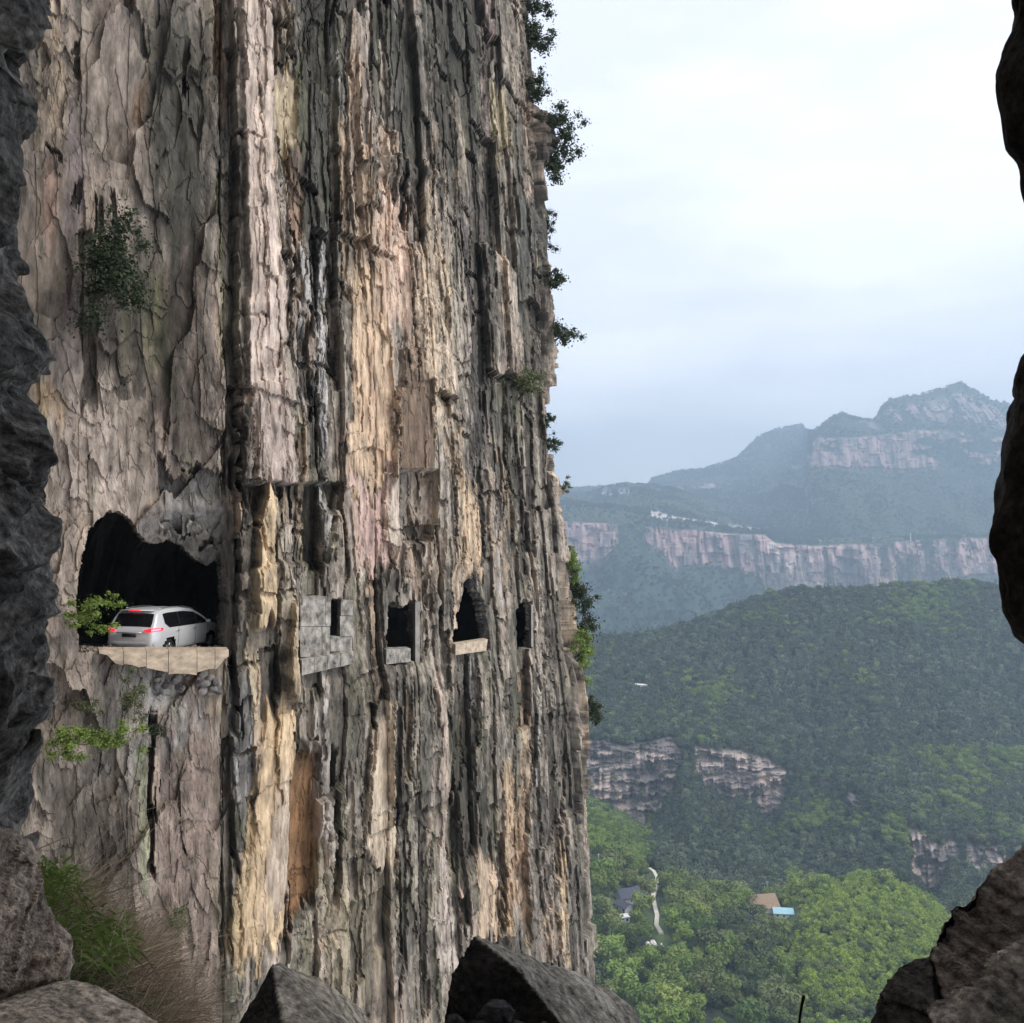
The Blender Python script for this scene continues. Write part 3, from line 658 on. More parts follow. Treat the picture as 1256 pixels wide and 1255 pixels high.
for sg in (-1, 1):
    def sidewin(a, b, sg=sg, s0=.72, s1=3.45):
        s = s0 + (s1 - s0) * a; lo = BELT + .03 + .02 * (1 - a); hi = max(lo + .02, top_of(s) - .13)
        if a < .08: lo = lo + (hi - lo) * (.08 - a) * 4
        z = lo + (hi - lo) * b; return (s + .06 * (1 - b) * 0 , sg * (side_y(s, z) + .012), z)
    patch(sidewin, 26, 7, "side_window", M_glass)
    for s_ in (1.62, 2.72):
        bmp = bmesh.new(); t_ = top_of(s_) - .14
        tube(bmp, [Vector((s_, sg * (side_y(s_, z) + .018), z)) for z in np.linspace(BELT + .04, t_, 6)], [.02] * 6, 5)
        part("window_pillar", bmp, M_black)
    def arch(a, b, sg=sg): return (0, 0, 0)
    for w_ in WHEELS:
        wl = thing("wheel", None, None); wl.parent = car; wl.location = (w_, sg * .80, .34)
        bm = bmesh.new(); n = 28; prof_ = [(.22, -.10), (.31, -.11), (.34, -.08), (.345, 0), (.34, .08), (.31, .11), (.22, .10)]
        rg = [[bm.verts.new((r * math.cos(2 * PI * k / n), yy, r * math.sin(2 * PI * k / n))) for k in range(n)] for r, yy in prof_]
        for a, b in zip(rg, rg[1:]):
            for k in range(n): bm.faces.new((a[k], a[(k + 1) % n], b[(k + 1) % n], b[k]))
        part("tyre", bm, M_tyre, wl)
        bm = bmesh.new(); yo = sg * .07
        for k in range(5):
            a = 2 * PI * k / 5; Mx = Matrix.Rotation(a, 4, 'Y'); box(bm, .03, .215, yo - .015, yo + .015, -.03, .03, Mx)
        rg = [[bm.verts.new((r * math.cos(2 * PI * k / n), yy, r * math.sin(2 * PI * k / n))) for k in range(n)] for r, yy in ((.235, yo + .02 * sg), (.205, yo + .02 * sg), (.20, yo - .10 * sg), (.0001, yo - .10 * sg))]
        for a, b in zip(rg, rg[1:]):
            for k in range(n): bm.faces.new((a[k], a[(k + 1) % n], b[(k + 1) % n], b[k]))
        bmesh.ops.create_cone(bm, segments=12, radius1=.05, radius2=.04, depth=.05, cap_ends=True, matrix=Matrix.Translation((0, yo, 0)) @ Matrix.Rotation(PI / 2, 4, 'X'))
        part("rim", bm, M_alloy, wl)
        bm = bmesh.new(); rg = []
        for k in range(19):
            a = PI * k / 18 * 1.1 - .05 * PI; rg.append([bm.verts.new((w_ + r * math.cos(a), sg * yy, .34 + r * math.sin(a))) for r, yy in ((.385, .925), (.385, .55))])
        for a, b in zip(rg, rg[1:]): bm.faces.new((a[0], b[0], b[1], a[1]))
        part("wheel_arch", bm, M_black)
    # tail lamp: wraps the rear corner
    def lampf(a, b, sg=sg, a0=0.0):
        q = a
        if q < .55: t = q / .55; yy = .52 + (hw_of(0.02) + .0 - .52) * t; xx = -.012 + .02 * t; hh = .05 + .08 * t
        else: t = (q - .55) / .45; xx = .01 + .52 * t; yy = side_y(xx, 1.0) + .014; hh = .13 - .05 * t
        xx2 = max(0, (b - .5)) * .05
        return (xx + xx2, sg * (yy), 1.02 - hh / 2 + hh * b + (.03 * q))
    patch(lampf, 18, 4, "tail_lamp", M_red)
    def lampb(a, b, sg=sg):
        xx = .03 + .36 * a; hh = .07 - .02 * a; return (xx, sg * (side_y(xx, 1.0) + .02), 1.03 + hh * (b - .5) + .02 * a)
    patch(lampb, 8, 3, "lamp_glow", M_redpale)
    bm = bmesh.new(); box(bm, 3.22, 3.40, sg * .96 - .02, sg * 1.14, 1.06, 1.18); bmesh.ops.bevel(bm, geom=bm.edges[:], offset=.03, segments=2, affect='EDGES'); part("wing_mirror", bm, M_paint)
    bm = bmesh.new(); tube(bm, [Vector((s_, sg * (side_y(s_, top_of(s_)) * .90), top_of(s_) + .045)) for s_ in (.75, .85, 1.5, 2.2, 2.8, 2.9)], [.008, .018, .018, .018, .018, .008], 6); part("roof_rail", bm, M_alloy)
    for s_ in (1.35, 2.45):
        bm = bmesh.new(); tube(bm, [Vector((s_ + d, sg * (side_y(s_, .93) + .025), .93)) for d in (0, .08, .16, .22)], [.01, .016, .016, .01], 6); part("door_handle", bm, M_alloy)
    bm = bmesh.new(); tube(bm, [Vector((s_, sg * (side_y(s_, .28) + .005), .28)) for s_ in np.linspace(1.45, 3.3, 8)], [.05] * 8, 6); part("side_sill", bm, M_black)
    for s_ in (1.1 + .42, 2.66, 3.5):
        bm = bmesh.new(); tube(bm, [Vector((s_, sg * (side_y(s_, z) + .003), z)) for z in np.linspace(.34, BELT, 8)], [.006] * 8, 4)
        part("door_gap", bm, M_black)
def rearwin(a, b):
    s = .125 + .285 * b; w2 = side_y(s, top_of(s) - .05) * .86; return (s - .012, (a * 2 - 1) * w2, top_of(s) + .012 + (-.02) * (2 * a - 1) ** 4)
patch(rearwin, 14, 6, "rear_window", M_glass)
bm = bmesh.new(); vs_ = box(bm, .30, .62, -.60, .60, 1.655, 1.69); bmesh.ops.bevel(bm, geom=bm.edges[:], offset=.012, segments=2, affect='EDGES'); part("roof_spoiler", bm, M_paint)
bm = bmesh.new(); box(bm, .285, .30, -.22, .22, 1.655, 1.69); part("high_brake_lamp", bm, M_red)
bm = bmesh.new(); box(bm, -.022, -.004, -.26, .26, .80, .92); part("number_plate", bm, M_plate)
bm = bmesh.new(); box(bm, -.03, -.004, -.46, .46, .935, .96); part("chrome_strip", bm, M_alloy)
def bumper(a, b):
    yy = (a * 2 - 1) * .88; xx = -.05 + .16 * abs(2 * a - 1) ** 4; return (xx + .03 * b, yy, .26 + .22 * b)
patch(bumper, 16, 4, "lower_bumper", M_black, thick=.03)
def bumper2(a, b):
    yy = (a * 2 - 1) * .90; xx = -.075 + .20 * abs(2 * a - 1) ** 4 + .05 * (2 * b - 1) ** 2; return (xx, yy, .48 + .18 * b)
patch(bumper2, 18, 6, "rear_bumper", M_paint, thick=.03)
hd = math.radians(90 - 10)
cx_, cy_ = -12.95, 29.95
car.location = (cx_, cy_, z_road(165) + 0.03); car.rotation_euler = (0, math.radians(2.5), hd)

# ------------------------------------------------------------------ the rock window the photograph is taken through
def rim_poly():
    L_ = [(58, -120), (56, 0), (52, 60), (38, 78), (24, 84), (28, 100), (42, 120), (41, 160), (30, 186), (27, 250), (23, 300), (26, 390), (44, 402), (62, 440), (58, 450), (30, 484), (46, 500), (60, 545), (62, 572), (46, 600), (66, 640), (69, 720), (77, 800), (76, 850), (58, 890), (57, 925), (36, 990), (38, 1020), (44, 1060), (60, 1100), (88, 1190), (100, 1300), (60, 1420)]
    Bm = [(400, 1440), (800, 1440), (1150, 1430)]
    Rr = [(1215, 1300), (1275, 1100), (1282, 960), (1270, 800), (1256, 782), (1236, 752), (1221, 700), (1217, 650), (1223, 550), (1238, 500), (1256, 455), (1275, 400), (1275, 260), (1256, 206), (1240, 186), (1229, 150), (1229, 86), (1239, 62), (1243, 0), (1240, -120)]
    T_ = [(1150, -600), (650, -720), (130, -600)]
    return L_ + Bm + Rr + T_
rp_ = np.array(rim_poly(), float)
dd = np.r_[0, np.cumsum(np.hypot(*np.diff(np.vstack([rp_, rp_[:1]]), axis=0).T))]
NT = 1400; wq = np.linspace(0, dd[-1], 6000); dn_ = np.where(wq < 1950, 3.2, 1.0); cq = np.r_[0, np.cumsum(dn_[:-1])]; tt = np.interp(np.linspace(0, cq[-1], NT, endpoint=False), cq, wq); rpc = np.vstack([rp_, rp_[:1]])
ou = np.interp(tt, dd, rpc[:, 0]); ov = np.interp(tt, dd, rpc[:, 1])
YL = 3.0; ox = (ou - CX) / F0 * YL; oz = -(ov - CY) / F0 * YL
isR = sstep(900, 1200, ou)
# depth profile: (Y at left, Y at right, scale, extra outward metres)
prof_l = [(3.9, 6.0, 0), (3.75, 3.2, 0), (3.7, 2.0, 0), (3.66, 1.5, 0), (3.6, 1.3, 0)] + [(3.58 - .03 * k, 1.25 - .25 * (k / 18) ** .7, 0) for k in range(18)] + \
    [(3.04 - .013 * k, 1.0, 0) for k in range(70)] + [(2.1 - .03 * k, 1.0, 0) for k in range(7)] + [(1.88 - .1 * k, 1.0 + .03 * k, .0) for k in range(8)] + [(1.0, 1.35, 0), (.2, 1.7, 0), (-1.0, 2.0, 0), (-2.6, 2.0, 0), (-3.6, 1.4, 0), (-4.0, .6, 0), (-4.05, .0, 0)]
FVv = []; FC = []
tq = tt / 60.0
for k, (yl, s_, _) in enumerate(prof_l):
    sR = s_; 
    X = ox.copy(); Z = oz.copy(); Y = np.full(NT, yl) - 1.5 * (1 - sstep(-520, -150, ov)) * (yl > .5) * min(1.0, max(0.0, (yl - .5) / 1.2))
    if yl < 3.0: # inside: on the right side the wall flares quickly so that it stays a dark edge
        sR = s_ + (2.9 - yl) * .18
    ss = s_ * (1 - isR) + sR * isR
    X = X * ss; Z = Z * ss
    ar = tt * YL / F0
    nz1 = fbm(ar / .22, Y / .25, 205, 6, .65)
    p1_ = plates(ar / .30 + 3, Y / .34 + .06 * nz1, 203); p2_ = plates(ar / .11, Y / .12 + .1 * nz1, 204)
    d = (.046 * p1_ + .020 * p2_ + .012 * nz1 + .012 * fbm(ar / .05, Y / .05, 208, 3)) * (1 - .55 * isR) + .050 - .018 * isR
    if s_ > 1.5: d = d * 6
    r = np.hypot(ox, oz) + 1e-6
    X += ox / r * d; Z += oz / r * d; Y = Y + .03 * fbm(ar / .3, Y / .3, 206, 3)
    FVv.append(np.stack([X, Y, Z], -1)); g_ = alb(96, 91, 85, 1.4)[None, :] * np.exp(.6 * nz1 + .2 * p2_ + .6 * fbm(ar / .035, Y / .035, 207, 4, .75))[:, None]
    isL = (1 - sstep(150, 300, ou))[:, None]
    FC.append(g_ * (isL * 1.0 + (1 - isL) * .22))  # shade painted in: rim colour darkened everywhere but the left
FVv = np.array(FVv); FC = np.array(FC)
for _ in range(1):
    FVv[4:-12] = (FVv[3:-13] + 2 * FVv[4:-12] + FVv[5:-11]) / 4; FVv = (np.roll(FVv, 1, 1) + 2 * FVv + np.roll(FVv, -1, 1)) / 4; nk = len(prof_l)
ii = np.arange(nk * NT).reshape(nk, NT); i2 = np.roll(ii, -1, axis=1)
qf = np.stack([ii[:-1], i2[:-1], i2[1:], ii[1:]], -1).reshape(-1, 4)
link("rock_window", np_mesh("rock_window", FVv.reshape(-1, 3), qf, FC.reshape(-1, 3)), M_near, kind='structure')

# boulders on the sill, each from its own hull of corners
def hull_rock(name, pts, label, cat, cuts=5, vox=.008, rough=.02, tint=(92, 90, 88), seed=1, mat=None, scale_n=4, group=None, side=None):
    bm = bmesh.new()
    for p in pts: bm.verts.new(p)
    r = bmesh.ops.convex_hull(bm, input=bm.verts)
    bmesh.ops.delete(bm, geom=[v for v in bm.verts if not v.link_faces], context='VERTS')
    c = Vector((0, 0, 0)); 
    for v in bm.verts: c += v.co
    c /= len(bm.verts); c.z = min(v.co.z for v in bm.verts)
    me0 = bm_mesh(bm, name); o0 = bpy.data.objects.new(name, me0); COL.objects.link(o0)
    rm = o0.modifiers.new('r', 'REMESH'); rm.mode = 'VOXEL'; rm.voxel_size = vox
    dg = bpy.context.evaluated_depsgraph_get(); me = bpy.data.meshes.new_from_object(o0.evaluated_get(dg)); me.name = name
    bpy.data.objects.remove(o0); n = len(me.vertices)

    co = np.empty(n * 3, np.float32); me.vertices.foreach_get('co', co); co = co.reshape(-1, 3).astype(float)
    no = np.empty(n * 3, np.float32); me.vertices.foreach_get('normal', no); no = no.reshape(-1, 3)
    a_ = co[:, 0] * scale_n + co[:, 1] * scale_n * .8; b_ = co[:, 2] * scale_n * 1.2 - co[:, 1] * scale_n * .5
    f = fbm(a_, b_, seed, 6, .6); q, qe = voro(a_ * .8, b_ * .8, seed + 3)
    co += no * (rough * (1.2 * f + .3 * plates(a_ * .9, b_ * .9, seed + 3)) + .0025 * fbm(a_ * 12, b_ * 12, seed + 8, 3, .7))[:, None]
    co -= np.array(c)
    me.vertices.foreach_set('co', co.astype(np.float32).ravel())
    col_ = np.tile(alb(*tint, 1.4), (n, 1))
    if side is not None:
        nf = side[0]; m = sstep(side[1], side[2], no @ np.array(Vector(nf).normalized()))[:, None]; col_ = col_ * (1 - m) + alb(*side[3], 1.4) * m  # light painted on: faces turned towards nf get the paler tint
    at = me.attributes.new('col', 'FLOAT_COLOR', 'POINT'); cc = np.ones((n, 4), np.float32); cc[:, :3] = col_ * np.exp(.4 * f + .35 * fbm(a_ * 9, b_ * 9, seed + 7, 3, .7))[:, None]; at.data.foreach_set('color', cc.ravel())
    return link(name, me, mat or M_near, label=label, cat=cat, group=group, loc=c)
DK = (62, 59, 58)
# pyramid boulder
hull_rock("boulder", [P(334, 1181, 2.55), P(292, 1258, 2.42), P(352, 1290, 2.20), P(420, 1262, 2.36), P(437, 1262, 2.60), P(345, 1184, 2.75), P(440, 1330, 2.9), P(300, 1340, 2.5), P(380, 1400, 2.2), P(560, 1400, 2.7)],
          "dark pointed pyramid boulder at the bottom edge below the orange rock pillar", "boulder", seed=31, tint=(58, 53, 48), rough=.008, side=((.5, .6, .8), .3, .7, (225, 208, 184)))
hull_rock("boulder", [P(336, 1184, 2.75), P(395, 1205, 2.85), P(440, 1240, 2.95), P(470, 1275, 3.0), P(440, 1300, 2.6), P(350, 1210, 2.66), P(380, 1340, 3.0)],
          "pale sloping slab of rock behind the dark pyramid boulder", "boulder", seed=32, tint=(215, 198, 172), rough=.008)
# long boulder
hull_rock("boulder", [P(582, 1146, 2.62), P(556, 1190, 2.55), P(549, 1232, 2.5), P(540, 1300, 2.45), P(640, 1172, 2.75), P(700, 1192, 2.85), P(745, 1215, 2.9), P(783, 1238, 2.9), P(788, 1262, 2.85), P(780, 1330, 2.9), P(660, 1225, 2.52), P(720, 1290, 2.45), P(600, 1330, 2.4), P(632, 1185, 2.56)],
          "large dark angular boulder with its lit upper face painted pale at the bottom of the view", "boulder", cuts=6, seed=33, tint=(58, 53, 48), rough=.010, side=((.55, .35, .75), .45, .75, (225, 212, 192)))
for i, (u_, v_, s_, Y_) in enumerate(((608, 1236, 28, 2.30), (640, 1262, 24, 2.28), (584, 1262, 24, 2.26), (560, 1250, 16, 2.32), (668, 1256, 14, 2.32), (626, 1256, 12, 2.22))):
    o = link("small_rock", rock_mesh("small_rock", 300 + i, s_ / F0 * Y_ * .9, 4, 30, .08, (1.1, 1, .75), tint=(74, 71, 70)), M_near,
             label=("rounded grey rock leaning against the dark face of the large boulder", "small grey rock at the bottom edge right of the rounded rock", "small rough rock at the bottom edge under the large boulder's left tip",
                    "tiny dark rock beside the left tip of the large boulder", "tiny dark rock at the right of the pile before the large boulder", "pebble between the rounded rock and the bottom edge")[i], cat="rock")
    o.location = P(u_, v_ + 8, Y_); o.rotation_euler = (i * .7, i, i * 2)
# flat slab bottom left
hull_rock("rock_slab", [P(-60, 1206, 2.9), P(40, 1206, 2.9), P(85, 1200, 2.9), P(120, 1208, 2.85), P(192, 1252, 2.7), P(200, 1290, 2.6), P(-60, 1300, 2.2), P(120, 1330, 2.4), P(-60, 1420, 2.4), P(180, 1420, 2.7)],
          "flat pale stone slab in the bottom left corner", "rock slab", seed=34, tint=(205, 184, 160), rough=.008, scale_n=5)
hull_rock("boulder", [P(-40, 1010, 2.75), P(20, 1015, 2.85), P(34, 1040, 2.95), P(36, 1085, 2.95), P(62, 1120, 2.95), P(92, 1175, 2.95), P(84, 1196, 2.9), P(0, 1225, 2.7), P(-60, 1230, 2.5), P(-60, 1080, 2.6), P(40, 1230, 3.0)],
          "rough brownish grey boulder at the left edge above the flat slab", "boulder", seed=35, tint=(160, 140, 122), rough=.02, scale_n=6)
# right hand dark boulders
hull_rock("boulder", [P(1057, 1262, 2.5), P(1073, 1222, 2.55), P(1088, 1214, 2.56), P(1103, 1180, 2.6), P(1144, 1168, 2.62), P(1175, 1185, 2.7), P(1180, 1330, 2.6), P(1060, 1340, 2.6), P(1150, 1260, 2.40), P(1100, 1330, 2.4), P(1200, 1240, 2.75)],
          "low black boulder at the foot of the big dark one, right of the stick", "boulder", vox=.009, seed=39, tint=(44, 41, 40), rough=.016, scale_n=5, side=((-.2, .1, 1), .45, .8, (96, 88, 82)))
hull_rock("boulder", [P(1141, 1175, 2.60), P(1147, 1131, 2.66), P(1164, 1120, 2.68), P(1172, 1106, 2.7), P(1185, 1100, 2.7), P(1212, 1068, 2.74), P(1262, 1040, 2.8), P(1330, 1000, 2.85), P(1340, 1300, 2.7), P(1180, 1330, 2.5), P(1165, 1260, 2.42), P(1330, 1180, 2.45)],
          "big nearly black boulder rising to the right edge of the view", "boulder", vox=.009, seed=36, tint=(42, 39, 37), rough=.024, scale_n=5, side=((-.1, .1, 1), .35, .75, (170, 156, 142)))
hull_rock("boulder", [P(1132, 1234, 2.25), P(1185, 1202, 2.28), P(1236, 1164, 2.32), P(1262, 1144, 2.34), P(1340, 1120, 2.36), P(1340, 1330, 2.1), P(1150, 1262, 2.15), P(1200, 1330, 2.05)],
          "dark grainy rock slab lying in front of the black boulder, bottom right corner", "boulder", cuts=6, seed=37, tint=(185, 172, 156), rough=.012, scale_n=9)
bm = bmesh.new(); tube(bm, [P(980, 1262, 2.5), P(981, 1248, 2.5), P(983.5, 1232, 2.5), P(986, 1221, 2.5)], [.004, .0035, .004, .005], 6)
link("twig", bm_mesh(bm, "twig"), M_black, label="short upright dark stick at the bottom edge in front of the valley", cat="stick")

# ------------------------------------------------------------------ the valley, the wooded ridge and the far mountains
def tab(pairs, u): p = np.array(pairs, float); return np.interp(u, p[:, 0], p[:, 1])
tu = np.r_[np.linspace(150, 670, 24), np.arange(674, 1262, 1.3), np.linspace(1268, 1900, 40)]
crest = [(150, 640), (600, 612), (690, 600), (735, 597), (762, 599), (770, 595), (778, 600), (790, 601), (800, 586), (830, 578), (850, 576), (870, 573), (905, 562), (914, 552), (930, 536), (950, 527), (984, 521), (991, 534), (996, 533), (1002, 527), (1022, 512), (1032, 507), (1045, 512), (1058, 515), (1072, 516), (1084, 496), (1092, 489), (1130, 484), (1150, 478), (1178, 470), (1196, 479), (1214, 490), (1235, 496), (1300, 520), (1500, 540), (1900, 560)]
q7t = [(150, 800), (690, 787), (720, 781), (770, 779), (820, 772), (860, 759), (900, 743), (940, 729), (980, 721), (1020, 722), (1060, 721), (1100, 716), (1140, 718), (1170, 712), (1210, 716), (1256, 722), (1900, 700)]
nearY = sstep(980, 1110, tu)
KN = [  # (rows to next knot, Y table or number, image-row table, noise amplitude)
 (6, 140, [(150, 1900), (1900, 1900)], 2),
 (8, 240, [(150, 1420), (1900, 1420)], 3),
 (70, 320, [(150, 1290), (700, 1285), (1256, 1290), (1900, 1290)], 4),
 (44, 430, [(150, 1080), (700, 1088), (740, 1100), (800, 1125), (870, 1132), (940, 1146), (965, 1156), (1000, 1140), (1060, 1126), (1120, 1134), (1160, 1165), (1256, 1230), (1900, 1230)], 2),
 (14, 485, [(150, 1000), (700, 1045), (740, 1062), (800, 1095), (870, 1110), (940, 1114), (962, 1116), (982, 1104), (1010, 1093), (1035, 1087), (1060, 1085), (1090, 1088), (1120, 1096), (1145, 1110), (1165, 1138), (1256, 1190), (1900, 1190)], 1.5),
 (24, 535, [(150, 960), (700, 1012), (730, 1022), (790, 1068), (870, 1098), (940, 1100), (990, 1108), (1060, 1118), (1150, 1135), (1256, 1165), (1900, 1165)], 2),
 (60, 600, [(150, 940), (700, 992), (730, 1003), (790, 1050), (870, 1078), (940, 1082), (1000, 1094), (1060, 1105), (1100, 1118), (1150, 1122), (1256, 1132), (1900, 1132)], 3),
 (60, None, [(150, 940), (700, 975), (740, 990), (790, 1022), (812, 1000), (828, 975), (842, 940), (856, 958), (890, 982), (925, 985), (934, 1003), (958, 1001), (964, 975), (985, 962), (1040, 985), (1080, 1000), (1106, 1020), (1114, 1070), (1130, 1098), (1150, 1108), (1168, 1060), (1185, 1072), (1225, 1066), (1256, 1080), (1900, 1060)], 2),
 (110, None, [(150, 900), (700, 906), (740, 908), (765, 915), (790, 913), (826, 908), (834, 922), (852, 918), (900, 919), (930, 926), (962, 942), (985, 950), (1040, 968), (1090, 1000), (1112, 1018), (1135, 1022), (1152, 1040), (1168, 1036), (1210, 1040), (1235, 1036), (1256, 1040), (1900, 1000)], 2),
 (16, 1040, q7t, 3),
 (8, 1300, [(150, 900), (1900, 880)], 5),
 (60, 2000, [(150, 810), (1900, 815)], 12),
 (48, 2650, [(150, 690), (690, 683), (730, 694), (752, 672), (775, 660), (795, 668), (830, 700), (880, 690), (930, 702), (945, 738), (1000, 735), (1040, 722), (1150, 717), (1200, 704), (1256, 700), (1900, 700)], 10),
 (26, 2690, [(150, 640), (690, 640), (740, 641), (780, 645), (820, 650), (900, 653), (938, 655), (950, 664), (1000, 669), (1100, 664), (1200, 660), (1256, 658), (1900, 650)], 5),
 (50, 2950, [(150, 620), (690, 622), (760, 624), (800, 630), (850, 640), (900, 645), (950, 655), (1050, 662), (1256, 655), (1900, 640)], 6),
 (34, None, [(150, 615), (690, 609), (790, 610), (870, 602), (950, 592), (985, 585), (1000, 574), (1060, 573), (1120, 577), (1180, 572), (1256, 575), (1900, 590)], 8),
 (40, None, [(150, 612), (690, 606), (790, 606), (870, 590), (950, 570), (985, 560), (1003, 540), (1060, 538), (1090, 536), (1120, 530), (1180, 533), (1256, 545), (1900, 570)], 8),
 (30, None, [(150, 610), (690, 603), (790, 603), (870, 580), (950, 540), (985, 528), (1003, 532), (1060, 520), (1080, 522), (1090, 512), (1130, 505), (1180, 500), (1256, 520), (1900, 560)], 6),
 (10, None, crest, 6),
 (0, 6500, [(150, 760), (1900, 760)], 6)]
Yk = []; Vk = []; Ak = []
far = 1 - sstep(985, 998, tu)
for i, (n_, Y_, tb, am) in enumerate(KN):
    if Y_ is None:
        base_ = {7: 785 - 125 * nearY, 8: 797 - 128 * nearY, 15: 3300 + 1100 * far, 16: 3340 + 1300 * far, 17: 3450 + 1400 * far, 18: 3600 + 1500 * far}[i]
    else: base_ = np.full(len(tu), float(Y_)) - (50 * nearY if i == 6 else 0)
    Yk.append(base_); Vk.append(tab(tb, tu)); Ak.append(np.full(len(tu), float(am)))
Yr, Vr, Ar, Zn = [], [], [], []
for i, (n_, *_r) in enumerate(KN[:-1]):
    for k in range(n_):
        f = k / n_; Yr.append(Yk[i] * (1 - f) + Yk[i + 1] * f); Vr.append(Vk[i] * (1 - f) + Vk[i + 1] * f); Ar.append(Ak[i] * (1 - f) + Ak[i + 1] * f); Zn.append(i + f)
Yr.append(Yk[-1]); Vr.append(Vk[-1]); Ar.append(Ak[-1]); Zn.append(len(KN) - 1.0)
TY = np.array(Yr); TV = np.array(Vr); TV = TV + 5 * np.clip(1 - np.abs(np.array(Zn)[:, None] - 9) / .5, 0, 1); TA = np.array(Ar); Zn = np.array(Zn)
TX = (tu[None, :] - CX) / F0 * TY; TZ = -(TV - CY) / F0 * TY
ZN = np.tile(Zn[:, None], (1, len(tu))); TU = np.tile(tu, (len(Zn), 1))
wl = np.clip(TY * 0.06, 22, 190)
n1 = fbm(TX / wl, TY / wl * .6 + 3, 301, 5); n2 = fbm(TX / (wl * .22), TY / (wl * .3), 302, 3)
crest_m = np.exp(-((ZN - 9) / .12) ** 2) + np.exp(-((ZN - 18) / .3) ** 2) + np.exp(-((ZN - 4) / .2) ** 2)
TZ = TZ + TA * (n1 + .3 * n2) * (1 - .85 * np.clip(crest_m, 0, 1))
spur = (ZN > 8.1) * (ZN < 8.95)
TZ = TZ + spur * 10 * np.sin((ZN - 8.1) / .85 * PI) * fbm(TU / 90 + TY / 260, TY / 600, 305, 3)
sp2 = (ZN > 14) * (ZN < 15)
TZ = TZ + sp2 * 75 * np.sin((ZN - 14) * PI) * fbm(TU / 55 + TY / 600, TY / 900, 306, 3)
sp3 = (ZN > 11) * (ZN < 12)
TZ = TZ + sp3 * 50 * np.sin((ZN - 11) * PI) * fbm(TU / 60, TY / 300, 307, 4)
# rock bands
def band(lo, hi, s=.06): return sstep(lo - s, lo + s, ZN) * (1 - sstep(hi - s, hi + s, ZN))
nzr = fbm(TX / 9, TZ / 22, 311, 4); nzf = fbm(TX / 34, TZ / 90, 312, 4)
gap = tab([(690, 1), (812, 1), (822, .8), (838, 0), (848, .2), (858, 1), (958, 1), (966, .1), (1030, .15), (1045, .5), (1070, .1), (1108, .2), (1116, 1), (1140, .8), (1150, .5), (1160, .9), (1178, .3), (1190, .8), (1228, .9), (1240, 0), (1300, .5)], TU)
rk1 = band(7, 8, .07) * sstep(.25, .6, gap + .30 * nzr + .15 * fbm(TX / 30, TZ / 12, 315, 3))
gap2 = tab([(600, .8), (740, .9), (757, .4), (775, .05), (800, .5), (815, .9), (925, .8), (940, 1), (1060, .6), (1150, .5), (1230, .7)], TU)
rk2 = band(12, 13, .05) * sstep(.3, .6, gap2 + .30 * nzf)
gap3 = tab([(600, 0), (985, 0), (1000, .8), (1110, .75), (1140, .5), (1256, .6)], TU)
rk3 = band(15, 16.1, .08) * sstep(.35, .6, gap3 + .75 * fbm(TX / 110, TZ / 60, 319, 5, .65)) + band(16.6, 17.6, .1) * sstep(.35, .7, tab([(1000, 0), (1080, .6), (1256, .6)], TU) + .6 * nzf)
rib1 = np.abs(fbm(TX / 7, TZ / 50, 313, 3)); rib2 = np.abs(fbm(TX / 26, TZ / 160, 314, 3))
bk_ = bricks(TX, TZ, 11, 9, 317); bk2 = bricks(TX, TZ, 3.5, 2.8, 318)
TY = TY - rk1 * (6 * rib1 + 5 * fbm(TX / 20, TZ / 3.5, 316, 3) + 4 * bk_[0] + 1.6 * bk2[0])
TY = TY - (rk2 + .6 * np.clip(rk3, 0, 1)) * (26 * rib2 + 22 * bricks(TX, TZ, 42, 60, 341)[0] + 9 * bricks(TX, TZ, 15, 26, 342)[0])
TX = (TU - CX) / F0 * TY
TVr = CY - F0 * TZ / TY
c_rock = alb(146, 132, 124, 1.4); c_rock2 = alb(98, 90, 88, 1.3); c_pink2 = alb(190, 166, 154, 1.4); c_soil = np.array((0.02, 0.028, 0.016)); c_grass = np.array((0.075, 0.11, 0.04))
tcol = np.tile(c_soil, (*TX.shape, 1))
tcol = mixc(tcol, c_grass, sstep(-.6, .3, fbm(TX / 12, TY / 60, 321, 3)) * (ZN < 6))
tcol = mixc(tcol, (0.03, 0.06, 0.045), (ZN > 9.5) * .9)
strata = fbm(TX / 60, TZ / 2.6, 322, 3)
rockc = mixc(np.tile(c_rock, (*TX.shape, 1)), c_rock2, sstep(-.2, .5, strata + .6 * nzr))
rockc = mixc(rockc, c_pink2, sstep(.25, .6, -nzr) * .5)
tcol = mixc(tcol, rockc, rk1)
rockf = mixc(np.tile(alb(168, 136, 132, 1.4), (*TX.shape, 1)), alb(110, 100, 100, 1.5), sstep(-.1, .5, nzf + .3 * fbm(TX / 200, TZ / 8, 323, 3)))
tcol = mixc(tcol, rockf, np.clip(rk2 + .75 * rk3, 0, 1))
